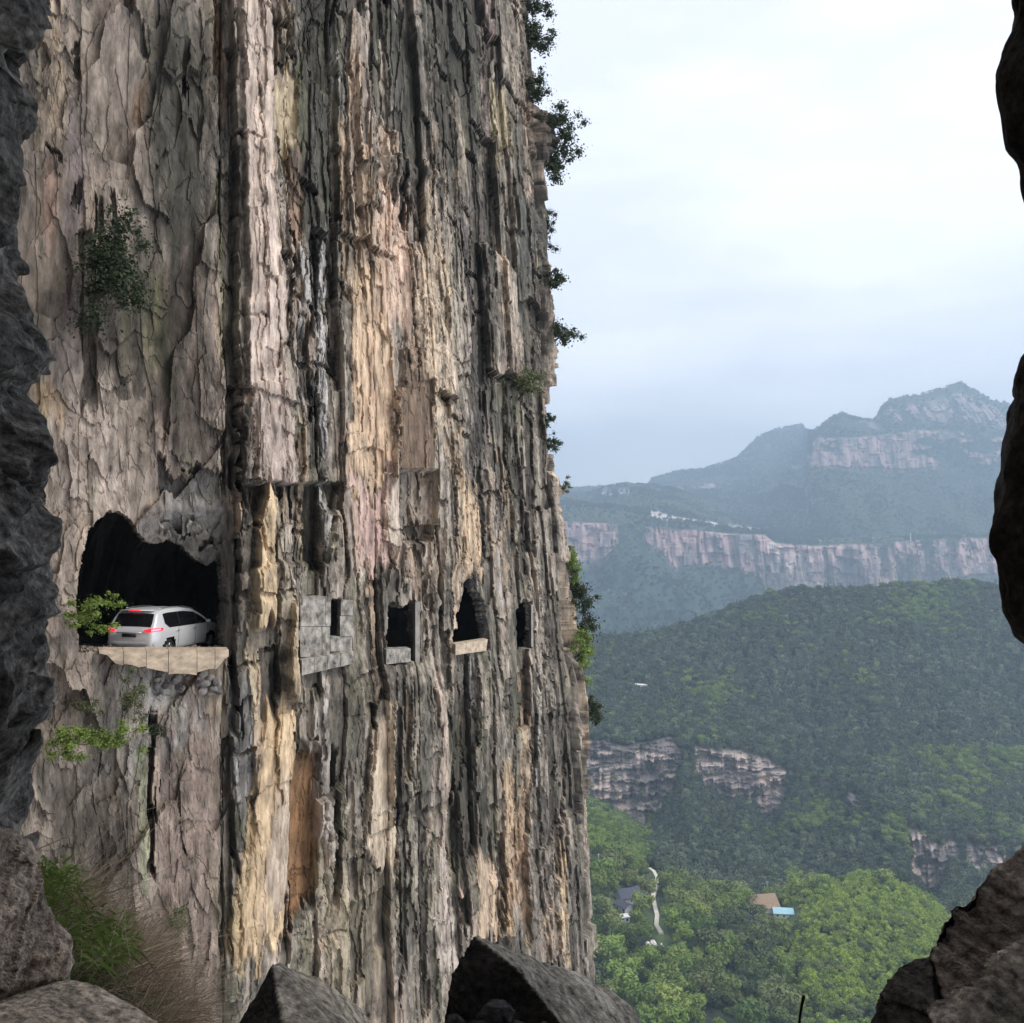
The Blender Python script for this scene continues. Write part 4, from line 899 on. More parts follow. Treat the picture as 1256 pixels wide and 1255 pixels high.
# pale quarry scar and fan, terraces and roads on the far plateau
scar = poly_mask([(940, 662), (955, 668), (1000, 680), (1010, 700), (985, 712), (1060, 728), (950, 745), (946, 700)], TU, TVr)
tcol = mixc(tcol, alb(240, 222, 210, 1.9), scar * sstep(-.5, .3, fbm(TU / 6, TVr / 12, 331, 3)) * .9)
pr_ = np.abs(TVr - np.interp(TU, [798, 812, 930], [628, 634, 651])) < np.interp(TU, [798, 812, 840, 930], [5, 4.5, 2.0, 3.0])
tcol = mixc(tcol, alb(235, 215, 205, 1.5), pr_ * (TU > 798) * (TU < 932) * (ZN > 12) * .9)
for (u0, v0, a, b) in ((755, 603, 18, 2.5), (1098, 953, 24, 1.0), (1060, 661, 60, 1.0), (1180, 657, 50, 1.0), (735, 597, 10, 2)):
    tcol = mixc(tcol, alb(235, 228, 210, 1.5), (np.abs(TU - u0) < a) * (np.abs(TVr - v0 + .04 * (TU - u0)) < b) * sstep(-.3, .2, fbm(TU / 5, TVr / 3, 332, 2)) * .85)
bare = np.zeros(TX.shape); bare[(pr_ > 0) & (TU > 798) & (TU < 932) & (ZN > 12)] = 1
for (u0, v0, a, b) in ((755, 603, 18, 3.5), (1098, 953, 24, 2.0), (1060, 661, 60, 1.5), (1180, 657, 50, 1.5), (870, 662, 40, 1.5)): bare[(np.abs(TU - u0) < a) & (np.abs(TVr - v0 + .04 * (TU - u0)) < b)] = 1
nr, nc = TX.shape; it = np.arange(nr * nc).reshape(nr, nc)
Qt = np.stack([it[:-1, :-1], it[:-1, 1:], it[1:, 1:], it[1:, :-1]], -1).reshape(-1, 4)
link("valley_and_mountains", np_mesh("terrain", np.stack([TX, TY, TZ], -1).reshape(-1, 3), Qt, tcol.reshape(-1, 3)), M_terr, kind='structure')
def ground_px(u, v):
    j = int(np.clip(np.searchsorted(tu, u), 1, nc - 1)); f = (u - tu[j - 1]) / (tu[j] - tu[j - 1])
    c = TVr[:, j - 1] * (1 - f) + TVr[:, j] * f; y = TY[:, j - 1] * (1 - f) + TY[:, j] * f
    k = int(np.argmax(c <= v)); k = max(k, 1); g = np.clip((c[k - 1] - v) / max(c[k - 1] - c[k], 1e-6), 0, 1)
    return P(u, v, float(y[k - 1] * (1 - g) + y[k] * g))

# ---- trees
def leaves_mesh(name, clumps, n, size, seed, flat=.5, mat=None, fuzz=0.0):
    """many small leaf-sized faces round a set of clump balls"""
    rg = np.random.default_rng(seed); cl = np.array(clumps, float); wts = cl[:, 3] ** 2; wts /= wts.sum()
    k = rg.choice(len(cl), n, p=wts); d = rg.normal(0, 1, (n, 3)); d /= np.linalg.norm(d, axis=1)[:, None]
    rad = cl[k, 3] * ((.55 + .5 * rg.random(n)) if not fuzz else np.abs(rg.normal(0, .75, n)) * fuzz + .15) ; c = cl[k, :3] + d * rad[:, None] * np.array((1, 1, flat + .3))
    nrm = d + rg.normal(0, .6, (n, 3)); nrm[:, 2] += .5; nrm /= np.linalg.norm(nrm, axis=1)[:, None]
    a = np.cross(nrm, rg.normal(0, 1, (n, 3))); a /= np.linalg.norm(a, axis=1)[:, None]; b = np.cross(nrm, a)
    s = size * (.6 + .8 * rg.random(n))[:, None]
    V_ = np.stack([c - a * s, c - b * s * .6, c + a * s, c + b * s * .6], 1).reshape(-1, 3)
    return np_mesh(name, V_, np.arange(4 * n).reshape(n, 4))
def trunk_mesh(name, h, r, seed, limbs=4, spread=.5, lean=(0, 0)):
    rr = random.Random(seed); bm = bmesh.new()
    ps = [Vector((lean[0] * t + rr.uniform(-.03, .03) * h, lean[1] * t + rr.uniform(-.03, .03) * h, h * t)) for t in (0, .25, .5, .75, 1)]
    tube(bm, ps, [r, r * .8, r * .6, r * .4, r * .15], 6)
    for i in range(limbs):
        t = rr.uniform(.4, .85); p = ps[0].lerp(ps[-1], t); a = rr.uniform(0, 6.28); l = h * spread * rr.uniform(.6, 1)
        tube(bm, [p, p + Vector((math.cos(a) * l * .5, math.sin(a) * l * .5, l * .25)), p + Vector((math.cos(a) * l, math.sin(a) * l, l * .55))], [r * .4, r * .25, r * .08], 5)
    return bm_mesh(bm, name)
def broad_clumps(seed, R=1.0):
    rr = random.Random(seed); c = [(0, 0, 1.25 * R, .62 * R)]
    for i in range(9):
        a = rr.uniform(0, 6.28); d = rr.uniform(.3, .72) * R; c.append((math.cos(a) * d, math.sin(a) * d, rr.uniform(.65, 1.6) * R, rr.uniform(.28, .45) * R))
    return c
def con_clumps(seed, R=1.0):
    rr = random.Random(seed); c = []
    for i in range(12):
        t = i / 11; a = rr.uniform(0, 6.28); r = (1 - t) * .5; c.append((math.cos(a) * r * R, math.sin(a) * r * R, (.4 + 2.0 * t) * R, (.38 * (1 - t) + .12) * R))
    return c
CR = {}
for k in range(4):
    CR['b%d' % k] = leaves_mesh("broad_crown", broad_clumps(400 + k), 680, .105, 410 + k); CR['b%d' % k].materials.append(M_leaf_valley)
for k in range(3):
    CR['y%d' % k] = leaves_mesh("bright_crown", [(x, y, z * 1.1, r) for x, y, z, r in broad_clumps(430 + k)], 680, .10, 440 + k); CR['y%d' % k].materials.append(M_leaf_bright)
for k in range(3):
    CR['c%d' % k] = leaves_mesh("dark_crown", con_clumps(460 + k) if k == 0 else [(x, y, z * .95, r) for x, y, z, r in broad_clumps(460 + k)], 300, .14, 470 + k); CR['c%d' % k].materials.append(M_leaf_ridge)
for k in range(2):
    CR['m%d' % k] = leaves_mesh('mid_crown', broad_clumps(520 + k), 300, .16, 530 + k); CR['m%d' % k].materials.append(M_leaf_mid)
    CR['k%d' % k] = leaves_mesh('knoll_crown', [(x, y, z * 1.2, r) for x, y, z, r in broad_clumps(540 + k)], 320, .13, 550 + k); CR['k%d' % k].materials.append(M_leaf_knoll)
for k in range(2):
    CR['f%d' % k] = leaves_mesh("far_crown", broad_clumps(480 + k), 120, .26, 490 + k); CR['f%d' % k].materials.append((M_leaf_far, M_leaf_far2)[k])
TRUNK = [trunk_mesh("tree_trunk", 1.2, .05, 500 + k) for k in range(3)]
for t in TRUNK: t.materials.append(M_bark)

def sample(n, mask_fn, dens=None):
    """random points on the terrain; mask_fn(zone, u, v, X, Y, Z, colour rockness)"""
    a = np.stack([TX, TY, TZ], -1)
    e1_ = a[1:, :-1] - a[:-1, :-1]; e2_ = a[:-1, 1:] - a[:-1, :-1]; ar = np.linalg.norm(np.cross(e1_, e2_), axis=-1)
    zz = ZN[:-1, :-1]; uu = TU[:-1, :-1]; vv = TVr[:-1, :-1]; rk = np.clip(rk1 + rk2 + rk3 + scar + bare * 1.1, 0, 1.0)[:-1, :-1]
    wgt = ar * mask_fn(zz, uu, vv, rk); 
    wgt = wgt * (uu > 640) * (uu < 1330)
    p = (wgt / wgt.sum()).ravel(); f = RNG.choice(p.size, n, p=p); r, c = np.unravel_index(f, wgt.shape)
    s, t = RNG.random((n, 1)), RNG.random((n, 1))
    pts = a[r, c] * (1 - s) * (1 - t) + a[r + 1, c] * s * (1 - t) + a[r, c + 1] * (1 - s) * t + a[r + 1, c + 1] * s * t
    return pts, zz[r, c]
# clearings for houses and paths (world x, y, radius)
CLEAR = []
def clear_at(u, v, r): p = ground_px(u, v); CLEAR.append((p.x, p.y, r)); return p
for u_, v_, r_ in ((768, 1098, 11), (763, 1108, 8), (793, 1088, 7), (765, 1122, 6), (932, 1112, 17), (915, 1124, 7), (958, 1117, 9), (787, 842, 9), (1150, 988, 7), (806, 1164, 6), (943, 1210, 5)): clear_at(u_, v_, r_)
PATHPX = [(796, 1066), (802, 1070), (806, 1078), (805, 1090), (801, 1100), (803, 1112), (806, 1124), (805, 1136), (811, 1146)]
PATHW = [ground_px(*p) for p in PATHPX]
for p in PATHW: CLEAR.append((p.x, p.y, 8.0))
def cleared(pts):
    ok = np.ones(len(pts), bool)
    for x, y, r in CLEAR:
        dx = pts[:, 0] - x; dy = pts[:, 1] - y
        ok &= (dx * dx + dy * dy > r * r * .7) & ~((np.abs(dx) < r * .7) & (dy < 0) & (dy > -r * 2.4))
    return ok
def scatter(name, pts, scl, kinds, protos, label=None, cat=None):
    me = bpy.data.meshes.new(name); me.vertices.add(len(pts)); me.vertices.foreach_set('co', np.asarray(pts, np.float32).ravel())
    for nm, arr, ty in (('scl', scl, 'FLOAT'), ('knd', kinds, 'INT'), ('rot', RNG.random(len(pts)) * 6.28, 'FLOAT')):
        a = me.attributes.new(nm, ty, 'POINT'); a.data.foreach_set('value', np.asarray(arr, np.int32 if ty == 'INT' else np.float32))
    o = link(name, me, kind='stuff', label=label)
    ng = bpy.data.node_groups.new(name, 'GeometryNodeTree'); ng.interface.new_socket('Geometry', in_out='INPUT', socket_type='NodeSocketGeometry'); ng.interface.new_socket('Geometry', in_out='OUTPUT', socket_type='NodeSocketGeometry')
    N = ng.nodes; K = ng.links.new; gi = N.new('NodeGroupInput'); go = N.new('NodeGroupOutput'); jn = N.new('GeometryNodeJoinGeometry')
    na = N.new('GeometryNodeInputNamedAttribute'); na.data_type = 'FLOAT'; na.inputs['Name'].default_value = 'scl'
    nr_ = N.new('GeometryNodeInputNamedAttribute'); nr_.data_type = 'FLOAT'; nr_.inputs['Name'].default_value = 'rot'
    nk_ = N.new('GeometryNodeInputNamedAttribute'); nk_.data_type = 'INT'; nk_.inputs['Name'].default_value = 'knd'
    cb = N.new('ShaderNodeCombineXYZ'); K(nr_.outputs['Attribute'], cb.inputs['Z'])
    for i, pm in enumerate(protos):
        ip = N.new('GeometryNodeInstanceOnPoints'); oi = N.new('GeometryNodeObjectInfo'); oi.inputs['Object'].default_value = pm; oi.inputs['As Instance'].default_value = True
        cp = N.new('FunctionNodeCompare'); cp.data_type = 'INT'; cp.operation = 'EQUAL'; cp.inputs[3].default_value = i
        K(nk_.outputs['Attribute'], cp.inputs[2]); K(gi.outputs[0], ip.inputs['Points']); K(cp.outputs[0], ip.inputs['Selection']); K(oi.outputs['Geometry'], ip.inputs['Instance'])
        K(na.outputs['Attribute'], ip.inputs['Scale']); K(cb.outputs[0], ip.inputs['Rotation']); K(ip.outputs[0], jn.inputs[0])
    K(jn.outputs[0], go.inputs[0]); md = o.modifiers.new('scatter', 'NODES'); md.node_group = ng
    return o
# individual trees of the valley floor
pts, zz = sample(2600, lambda z, u, v, r: (z > 2.0) * (z < 5.9) * (r < .4) * np.where((z < 4.05) & (u > 962) & (u < 1175), .0, 1.0))
pts = pts[cleared(pts)]
upx = CX + F0 * pts[:, 0] / pts[:, 1]; vpx = CY - F0 * pts[:, 2] / pts[:, 1]
vis = (upx > 725) & (upx < 1130) & (vpx < 1275)
order = np.argsort(pts[:, 1]); order = [i for i in order if vis[i]]
# thin out so that crowns do not sit inside each other
chosen = []; 
for i in order:
    p = pts[i]
    if all((p[0] - pts[c][0]) ** 2 + (p[1] - pts[c][1]) ** 2 > 22 for c in chosen[-160:]): chosen.append(i)
    if len(chosen) >= 290: break
TREEPROTO = {}
for n_, i in enumerate(chosen):
    p = pts[i]; uu_ = CX + F0 * p[0] / p[1]; br = fbm(np.array([p[0] / 30]), np.array([p[1] / 30]), 601, 2)[0] + RNG.normal(0, .3) - .5 * math.exp(-((uu_ - 925) / 45) ** 2)
    R_ = float(np.clip(RNG.normal(5.2, 1.6), 2.4, 8.5)); key = ('y%d' % RNG.integers(3)) if br > .33 else ('b%d' % RNG.integers(4))
    t = thing("broadleaf_tree", "leafy green tree among the trees that fill the valley floor", "tree", Vector(p), float(RNG.random() * 6.28), "broadleaf trees filling the valley floor")
    t.scale = (R_, R_, R_ * 1.0)
    c = link("crown", CR[key], parent=t); tr = link("trunk", TRUNK[n_ % 3], parent=t)
    TREEPROTO.setdefault(key, c)
# protos for the other woods: crowns that also stand as real single trees at the edge of the view
def lone(key, u, v, R_, name, label, cat="tree"):
    t = thing(name, label, cat, ground_px(u, v)); t.scale = (R_,) * 3; c = link("crown", CR[key], parent=t); link("trunk", TRUNK[0], parent=t); TREEPROTO[key] = c; return t
for k_, (u_, v_, lb) in {'c0': (760, 782, "dark tree on the low left end of the wooded ridge's crest"), 'c1': (985, 722, "dark tree on the highest middle point of the wooded ridge"), 'c2': (1168, 714, "dark tree on the right-hand crest of the wooded ridge")}.items():
    lone(k_, u_, v_, 4.5, "conifer_tree", lb)
lone('f0', 1094, 500, 6, "mountain_tree", "lone tree on the left shoulder of the mountain top")
lone('f1', 1135, 492, 6, "mountain_tree", "lone tree on the skyline left of the summit tower")
lone('m0', 862, 758, 4.5, 'ridge_tree', 'rounded tree on the rising crest of the wooded ridge'); lone('m1', 1060, 722, 4.5, 'ridge_tree', 'rounded tree on the flat part of the ridge crest below the far cliffs')
lone('k0', 1060, 1086, 2.6, 'knoll_tree', 'bright green tree on the very top of the bushy knoll'); lone('k1', 1108, 1095, 2.6, 'knoll_tree', 'bright green tree on the right shoulder of the bushy knoll')
rest = np.array([i for i in range(len(pts)) if i not in set(chosen)])
br = fbm(pts[rest, 0] / 30, pts[rest, 1] / 30, 601, 2) + RNG.normal(0, .25, len(rest))
kk = np.where(br > .33, 4 + RNG.integers(0, 3, len(rest)), RNG.integers(0, 4, len(rest)))
def proto_of(k):
    if k in TREEPROTO: return TREEPROTO[k]
    return next(iter(TREEPROTO.values()))
PV_ = [proto_of('b%d' % k) for k in range(4)] + [proto_of('y%d' % k) for k in range(3)]
scatter("valley_woodland", pts[rest], RNG.uniform(1.2, 3.0, len(rest)), kk, PV_)
# bright bushy knoll
pk, _ = sample(3600, lambda z, u, v, r: (z > 2.0) * (z < 4.5) * np.clip((u - 955) / 15, 0, 1) * (u < 1200))
pk = pk[cleared(pk)]
uk = CX + F0 * pk[:, 0] / pk[:, 1]; vk = CY - F0 * pk[:, 2] / pk[:, 1]
dkk = fbm(pk[:, 0] / 14, pk[:, 1] / 14, 606, 3) - sstep(0, 1, (uk - 960) / 110) * .5 + .35 * sstep(1130, 1230, vk)  # shaded left and lower side of the knoll imitated with darker crowns
scatter("knoll_bamboo", pk, RNG.uniform(1.3, 2.8, len(pk)), np.where(RNG.random(len(pk)) < .95 - .7 * np.clip(dkk + .3, 0, 1), RNG.integers(0, 2, len(pk)), 2), [TREEPROTO['k0'], TREEPROTO['k1'], TREEPROTO['b0']])
# slopes under and between the cliffs
ps_, _ = sample(9000, lambda z, u, v, r: (z > 4.6) * (z < 8.3) * (1 - r) ** 2 + (z > 6.9) * (z < 8.1) * r * .05)
ps_ = ps_[cleared(ps_)]
us_ = CX + F0 * ps_[:, 0] / ps_[:, 1]; vs2 = CY - F0 * ps_[:, 2] / ps_[:, 1]
brs = fbm(ps_[:, 0] / 60, ps_[:, 1] / 60, 602, 2) + .7 * ((us_ < 800) & (vs2 > 1005)) - .5 * (vs2 > 1040) * (us_ > 830) + .9 * sstep(1060, 1150, us_) * (vs2 < 1035) * (vs2 > 930) + RNG.normal(0, .3, len(ps_))
ks_ = np.where(brs > .55, RNG.integers(4, 7, len(ps_)), np.where(brs > 0, 10 + RNG.integers(0, 2, len(ps_)), 7 + RNG.integers(0, 3, len(ps_))))
PS_ = PV_ + [TREEPROTO['c%d' % k] for k in range(3)] + [TREEPROTO['m0'], TREEPROTO['m1']]
scatter("slope_woodland", ps_, RNG.uniform(2.4, 4.6, len(ps_)), ks_, PS_)
# the dark wooded ridge
pr, _ = sample(26000, lambda z, u, v, r: (z > 8.0) * (z < 9.6))
pr = pr[cleared(pr)]
brr = fbm(pr[:, 0] / 70, pr[:, 1] / 90, 603, 3) + RNG.normal(0, .35, len(pr)); ur = CX + F0 * pr[:, 0] / pr[:, 1]; vr_ = CY - F0 * pr[:, 2] / pr[:, 1]
brr = brr + .5 * ((ur < 900) & (vr_ > 830) & (vr_ < 890)) + 1.2 * sstep(1070, 1180, ur) * (vr_ > 925) + .35 * (ur > 900) * (vr_ < 860) * (fbm(pr[:, 0] / 35, pr[:, 1] / 40, 611, 2) > .2) + .3 * ((ur > 1080) & (vr_ < 800)) - .15
kr = np.where(brr > 1.15, RNG.integers(4, 7, len(pr)), np.where(brr > .35, 10 + RNG.integers(0, 2, len(pr)), 7 + RNG.integers(0, 3, len(pr))))
scatter("ridge_forest", pr, RNG.uniform(2.6, 6.0, len(pr)), kr, PS_)
# the far slopes
pf, _ = sample(42000, lambda z, u, v, r: (z > 11.0) * (z < 18.3) * (1 - .9 * r) * (v < 800) * (u < 1260) * np.where(z < 12, .6, 1.0))
kf = (fbm(pf[:, 0] / 130 + pf[:, 2] / 90, pf[:, 1] / 200, 605, 4, .65) + RNG.normal(0, .22, len(pf)) > .12).astype(int)
scatter("far_forest", pf, RNG.uniform(3, 7.5, len(pf)), kf, [TREEPROTO['f0'], TREEPROTO['f1']])

# ---- the hamlet
def house(name, lbl, u, v, wid, dep, hgt, rot, roofm, wallm, pitch=.5, cat="house", lift=0.0):
    p = ground_px(u, v); h = thing(name, lbl, cat, p + Vector((0, 0, lift)), rot)
    bm = bmesh.new(); box(bm, -wid / 2, wid / 2, -dep / 2, dep / 2, -1.5, hgt)
    if pitch:
        g = [bm.verts.new((sx_ * (wid / 2 - .02), 0, hgt + pitch * dep / 2 - .1)) for sx_ in (-1, 1)]
        for sgn, gv in ((-1, g[0]), (1, g[1])):
            a = [bm.verts.new((sgn * (wid / 2 - .02), yy, hgt)) for yy in (-dep / 2 + .05, dep / 2 - .05)]; bm.faces.new((a[0], a[1], gv))
    link("wall", bm_mesh(bm, "wall"), wallm, h)
    ov = .5
    if pitch:
        for sgn in (-1, 1):
            bm = bmesh.new(); hh = hgt + pitch * dep / 2 + .02
            q = [(-wid / 2 - ov, 0, hh), (wid / 2 + ov, 0, hh), (wid / 2 + ov, sgn * (dep / 2 + ov), hgt - pitch * ov + .02), (-wid / 2 - ov, sgn * (dep / 2 + ov), hgt - pitch * ov + .02)]
            vs_ = [bm.verts.new(c_) for c_ in q]; up = [bm.verts.new((c_[0], c_[1], c_[2] + .18)) for c_ in q]
            for f in ((vs_[0], vs_[1], vs_[2], vs_[3]), (up[3], up[2], up[1], up[0])): bm.faces.new(f)
            for a in range(4): bm.faces.new((vs_[a], up[a], up[(a + 1) % 4], vs_[(a + 1) % 4]))
            link("roof_slope", bm_mesh(bm, "roof_slope"), roofm, h)
    else:
        bm = bmesh.new(); box(bm, -wid / 2 - .3, wid / 2 + .3, -dep / 2 - .3, dep / 2 + .3, hgt, hgt + .3); link("roof", bm_mesh(bm, "roof"), roofm, h)
    nwin = max(2, int(wid / 3))
    for i in range(nwin):
        x = (i + .5) / nwin * wid - wid / 2
        fr = bmesh.new(); box(fr, x - .55, x + .55, -dep / 2 - .03, -dep / 2 + .05, hgt * .38, hgt * .8); f_ = link("window", bm_mesh(fr, "window"), M_white, h)
        pn = bmesh.new(); box(pn, x - .45, x + .45, -dep / 2 - .05, -dep / 2, hgt * .42, hgt * .77); link("pane", bm_mesh(pn, "pane"), M_win, f_)
    bm = bmesh.new(); box(bm, wid * .5 - 1.6, wid * .5 - .7, -dep / 2 - .04, -dep / 2 + .02, -.2, min(2.1, hgt * .7)); link("door", bm_mesh(bm, "door"), M_win, h)
    return h
house("farmhouse", "farmhouse with a dark slate gabled roof left of the pale path", 770, 1107, 11, 8, 4.2, math.radians(20), M_slate, M_wall, .75)
house("barn", "low outbuilding with slate roof just below the slate-roofed farmhouse", 765, 1117, 7, 5, 3, math.radians(-50), M_slate, M_wall, .6)
house("shed", "brown-roofed shed between the slate farmhouse and the pale path", 790, 1092, 8, 6, 2.4, math.radians(-8), M_tile, M_white, .35)
house("cottage", "small flat white building below the slate-roofed farmhouse", 765, 1128, 4.5, 3.5, 1.6, math.radians(15), M_white, M_white, 0)
house("farmhouse", "long house with a broad brown hipped roof in the middle of the valley", 934, 1115, 15, 13, 1.6, math.radians(10), M_tile, M_white, .75, lift=1.5)
house("barn", "grey slate-roofed barn left of the brown-roofed long house", 914, 1131, 6, 6, 3.5, math.radians(60), M_slate, M_wall, .7)
house("shed", "shed with a light blue sheet roof right of the brown-roofed house", 960, 1124, 10, 7, 3, math.radians(-6), M_blue, M_white, .45)
house("cottage", "white roadside building among the trees on the wooded ridge", 787, 845, 14, 6, 4.5, math.radians(-15), M_white, M_white, 0)
house("cottage", "tiny white hut on the bright green shoulder at the right", 1139, 990, 4, 4, 4, math.radians(10), M_white, M_white, .6)
for i, (u_, v_, s_) in enumerate(((795, 1166, 2.2), (802, 1165, 2.6), (811, 1168, 2.2), (822, 1170, 1.8), (911, 1160, 2.0), (941, 1212, 1.6), (946, 1206, 2.2))):
    p = ground_px(u_, v_); o = link("pale_rock", rock_mesh("pale_rock", 700 + i, s_ * .6, 2, 10, .05, tint=(215, 210, 205)), M_near,
        label=("white rock heap in the trees below the pale path, leftmost of four", "white rock heap below the pale path, second of four from the left", "white rock heap below the pale path, third of four from the left", "smallest white rock below the pale path, rightmost of four", "single white rock among trees below the grey barn", "smaller white rock low in the middle of the valley", "larger white rock low in the middle of the valley")[i], cat="rock"); o.location = p + Vector((0, 0, s_ * .6 + 1.2))
# path
pv2 = []; PW = []
for i, p in enumerate(PATHW):
    q = PATHW[min(i + 1, len(PATHW) - 1)] if i < len(PATHW) - 1 else p
    for k in range(6):
        t = k / 6; uu = PATHPX[i][0] * (1 - t) + PATHPX[min(i + 1, len(PATHPX) - 1)][0] * t; vv = PATHPX[i][1] * (1 - t) + PATHPX[min(i + 1, len(PATHPX) - 1)][1] * t
        PW.append(ground_px(uu, vv))
for i, p in enumerate(PW):
    d_ = PW[min(i + 1, len(PW) - 1)] - PW[max(i - 1, 0)]; d_.z = 0; d_ = d_.normalized() if d_.length > 0 else Vector((0, 1, 0)); s_ = Vector((d_.y, -d_.x, 0)) * 1.0
    for a in (-1, 1):
        q = p + s_ * a; pv2.append((q.x, q.y, p.z + .9))
    for a in (-1, 1):
        q = p + s_ * a * 1.2; pv2.append((q.x, q.y, p.z - 1.5))
ql = []
for i in range(len(PW) - 1):
    b = i * 4; ql += [(b, b + 1, b + 5, b + 4), (b, b + 4, b + 6, b + 2), (b + 1, b + 3, b + 7, b + 5)]
link("footpath", np_mesh("footpath", pv2, ql), M_path, kind='structure')
# poles and masts
def pole(u, v, h, lbl, name="utility_pole", cat="pole", r=.14, mat=None, arm=True):
    p = ground_px(u, v); bm = bmesh.new(); tube(bm, [Vector((0, 0, -1)), Vector((0, 0, h))], [r, r * .8], 8)
    t = thing(name, lbl, cat, p); link("post", bm_mesh(bm, "post"), mat or M_white, t)
    if arm:
        bm = bmesh.new(); box(bm, -.9, .9, -.08, .08, h - .9, h - .7); link("crossarm", bm_mesh(bm, "crossarm"), mat or M_white, t)
    return t
pole(734, 1070, 10, "white utility pole on the bank, leftmost of three by the cliff's foot"); pole(740, 1070, 10, "white utility pole on the bank, middle of three by the cliff's foot"); pole(755, 1073, 9, "white utility pole on the bank, rightmost of three")
pole(935, 1098, 8, "utility pole behind the brown-roofed house, left of two"); pole(941, 1098, 9, "utility pole behind the brown-roofed house, right of two"); pole(1148, 990, 12, "white pole beside the tiny hut on the green shoulder")
pole(733, 600, 46, "thin radio mast on the far left plateau", "radio_mast", "mast", .8, M_wall, False); pole(1117, 668, 34, "white lattice mast on the plateau under the mountain", "radio_mast", "mast", 1.6, M_white, False)
# summit tower
p = ground_px(1179, 471.5); t = thing("summit_tower", "small square lookout tower on the mountain's summit", "tower", p)
bm = bmesh.new(); box(bm, -4, 4, -4, 4, -6, 9); link("shaft", bm_mesh(bm, "shaft"), M_wall, t)
bm = bmesh.new(); box(bm, -6, 6, -6, 6, 9, 11); link("platform", bm_mesh(bm, "platform"), M_wall, t)
bm = bmesh.new(); bmesh.ops.create_cone(bm, segments=4, radius1=7, radius2=.5, depth=5, cap_ends=True, matrix=Matrix.Translation((0, 0, 13.5)) @ Matrix.Rotation(PI / 4, 4, 'Z')); link("roof", bm_mesh(bm, "roof"), M_slate, t)
for i, (u_, v_) in enumerate(((742, 606), (752, 607), (765, 606))):
    house("plateau_house", ("white house on the far plateau, leftmost of three", "white house on the far plateau, middle of three", "white house on the far plateau, rightmost of three")[i], u_, v_, 26, 14, 9, 0, M_white, M_white, 0)

# ------------------------------------------------------------------ plants growing on the cliff
def cliff_tree(u, v, size, name, lbl, cat, out_, nclump, nleaf, leaf, mat, seed, spread=(1, 1, .8), lift=.2, stems=3, at=None, off=0.1, group=None):
    """size in metres; grows from the wall outwards along out_ (a world direction)"""
    p = (at if at is not None else wallpt_s(u, v, off)); t = thing(name, lbl, cat, p, group=group); rr = random.Random(seed)
    o_ = Vector(out_).normalized(); cl = []; bm = bmesh.new()
    mid = o_ * size * (.22 if at is not None else .45) + Vector((0, 0, size * lift))
    tube(bm, [-o_ * .3, mid * .5 + Vector((0, 0, -.05 * size)), mid, mid * 1.6 + Vector((0, 0, .1 * size))], [size * .035, size * .028, size * .02, size * .006], 6)
    for i in range(int(nclump * 1.6)):
        c = mid + Vector((rr.gauss(0, .30) * size * spread[0], rr.gauss(0, .30) * size * spread[1], rr.gauss(0, .30) * size * spread[2]))
        r = size * rr.uniform(.08, .19); cl.append((*c, r))
        if i % 2 == 0: tube(bm, [mid * rr.uniform(.2, .9), (c + mid) * .5 + Vector((0, 0, -.04 * size)), c], [size * .012, size * .009, size * .004], 4)
    link("branch", bm_mesh(bm, "branch"), M_bark, t)
    link("foliage", leaves_mesh("foliage", cl, int(nleaf * 2.0), leaf * .8, seed, fuzz=1.0), mat, t)
    return t
E_ = Vector((.9, -.25, .1))
def edge_at(v, du=0):
    i = int(np.argmin(np.abs(vrows - v))); b = None
    row = CX + F0 * VX[i] / VY[i]; row = np.where((VY[i] < 70) & (VY[i] > 40), row, -1); j = int(np.argmax(row))
    return Vector((VX[i, j] - .1, VY[i, j], VZ[i, j]))
for (v, s_, nm, lb, lf, sp) in (
    (14, 2.6, 'pine_tree', "small dark pine at the very top of the cliff edge", .11, (.7, .7, .9)),
    (58, 3.0, 'pine_tree', "bushy dark pine jutting from the cliff edge just below the topmost one", .12, (.8, .8, .8)),
    (125, 2.3, 'pine_tree', "thin pine on the cliff edge above the layered rock knob", .10, (.6, .6, 1.0)),
    (160, 2.6, 'pine_tree', "small spreading pine right beside the layered rock knob", .10, (.8, .8, .5)),
    (205, 3.3, 'pine_tree', "widest dark pine on the cliff edge, below the layered rock knob", .12, (.9, .9, .9)),
    (290, 1.5, 'cliff_shrub', "sparse greyish shrub on the upper cliff edge below the widest pine", .07, (.5, .5, 1.2)),
    (352, 1.7, 'pine_tree', "little dark pine on the cliff edge in the middle of the sky", .10, (.8, .8, .5)),
    (418, 2.2, 'pine_tree', "flat-topped dark pine on the cliff edge, lower of the two small ones", .10, (.9, .9, .5)),
    (520, 1.2, 'cliff_shrub', "tiny dark shrub on the cliff edge above the flat tuft", .08, (.6, .6, .8)),
    (548, 1.5, 'cliff_shrub', "dark leafy tuft on the cliff edge just above the far mountains", .08, (.9, .9, .6)),
    (600, .9, 'cliff_shrub', "tiny green sprig on the cliff edge at skyline height", .06, (.6, .6, .8)),
    (880, 1.8, 'cliff_shrub', "dark shrub clinging to the cliff edge in front of the wooded ridge", .10, (.35, .35, 1.0))):
    cliff_tree(0, 0, s_, nm, lb, "tree" if nm == 'pine_tree' else "shrub", E_, 13 if s_ > 1.6 else 8, int(260 + 330 * s_), lf, M_leaf_pine if s_ > 1 else M_leaf_dull, int(v) + 900, sp, at=edge_at(v))
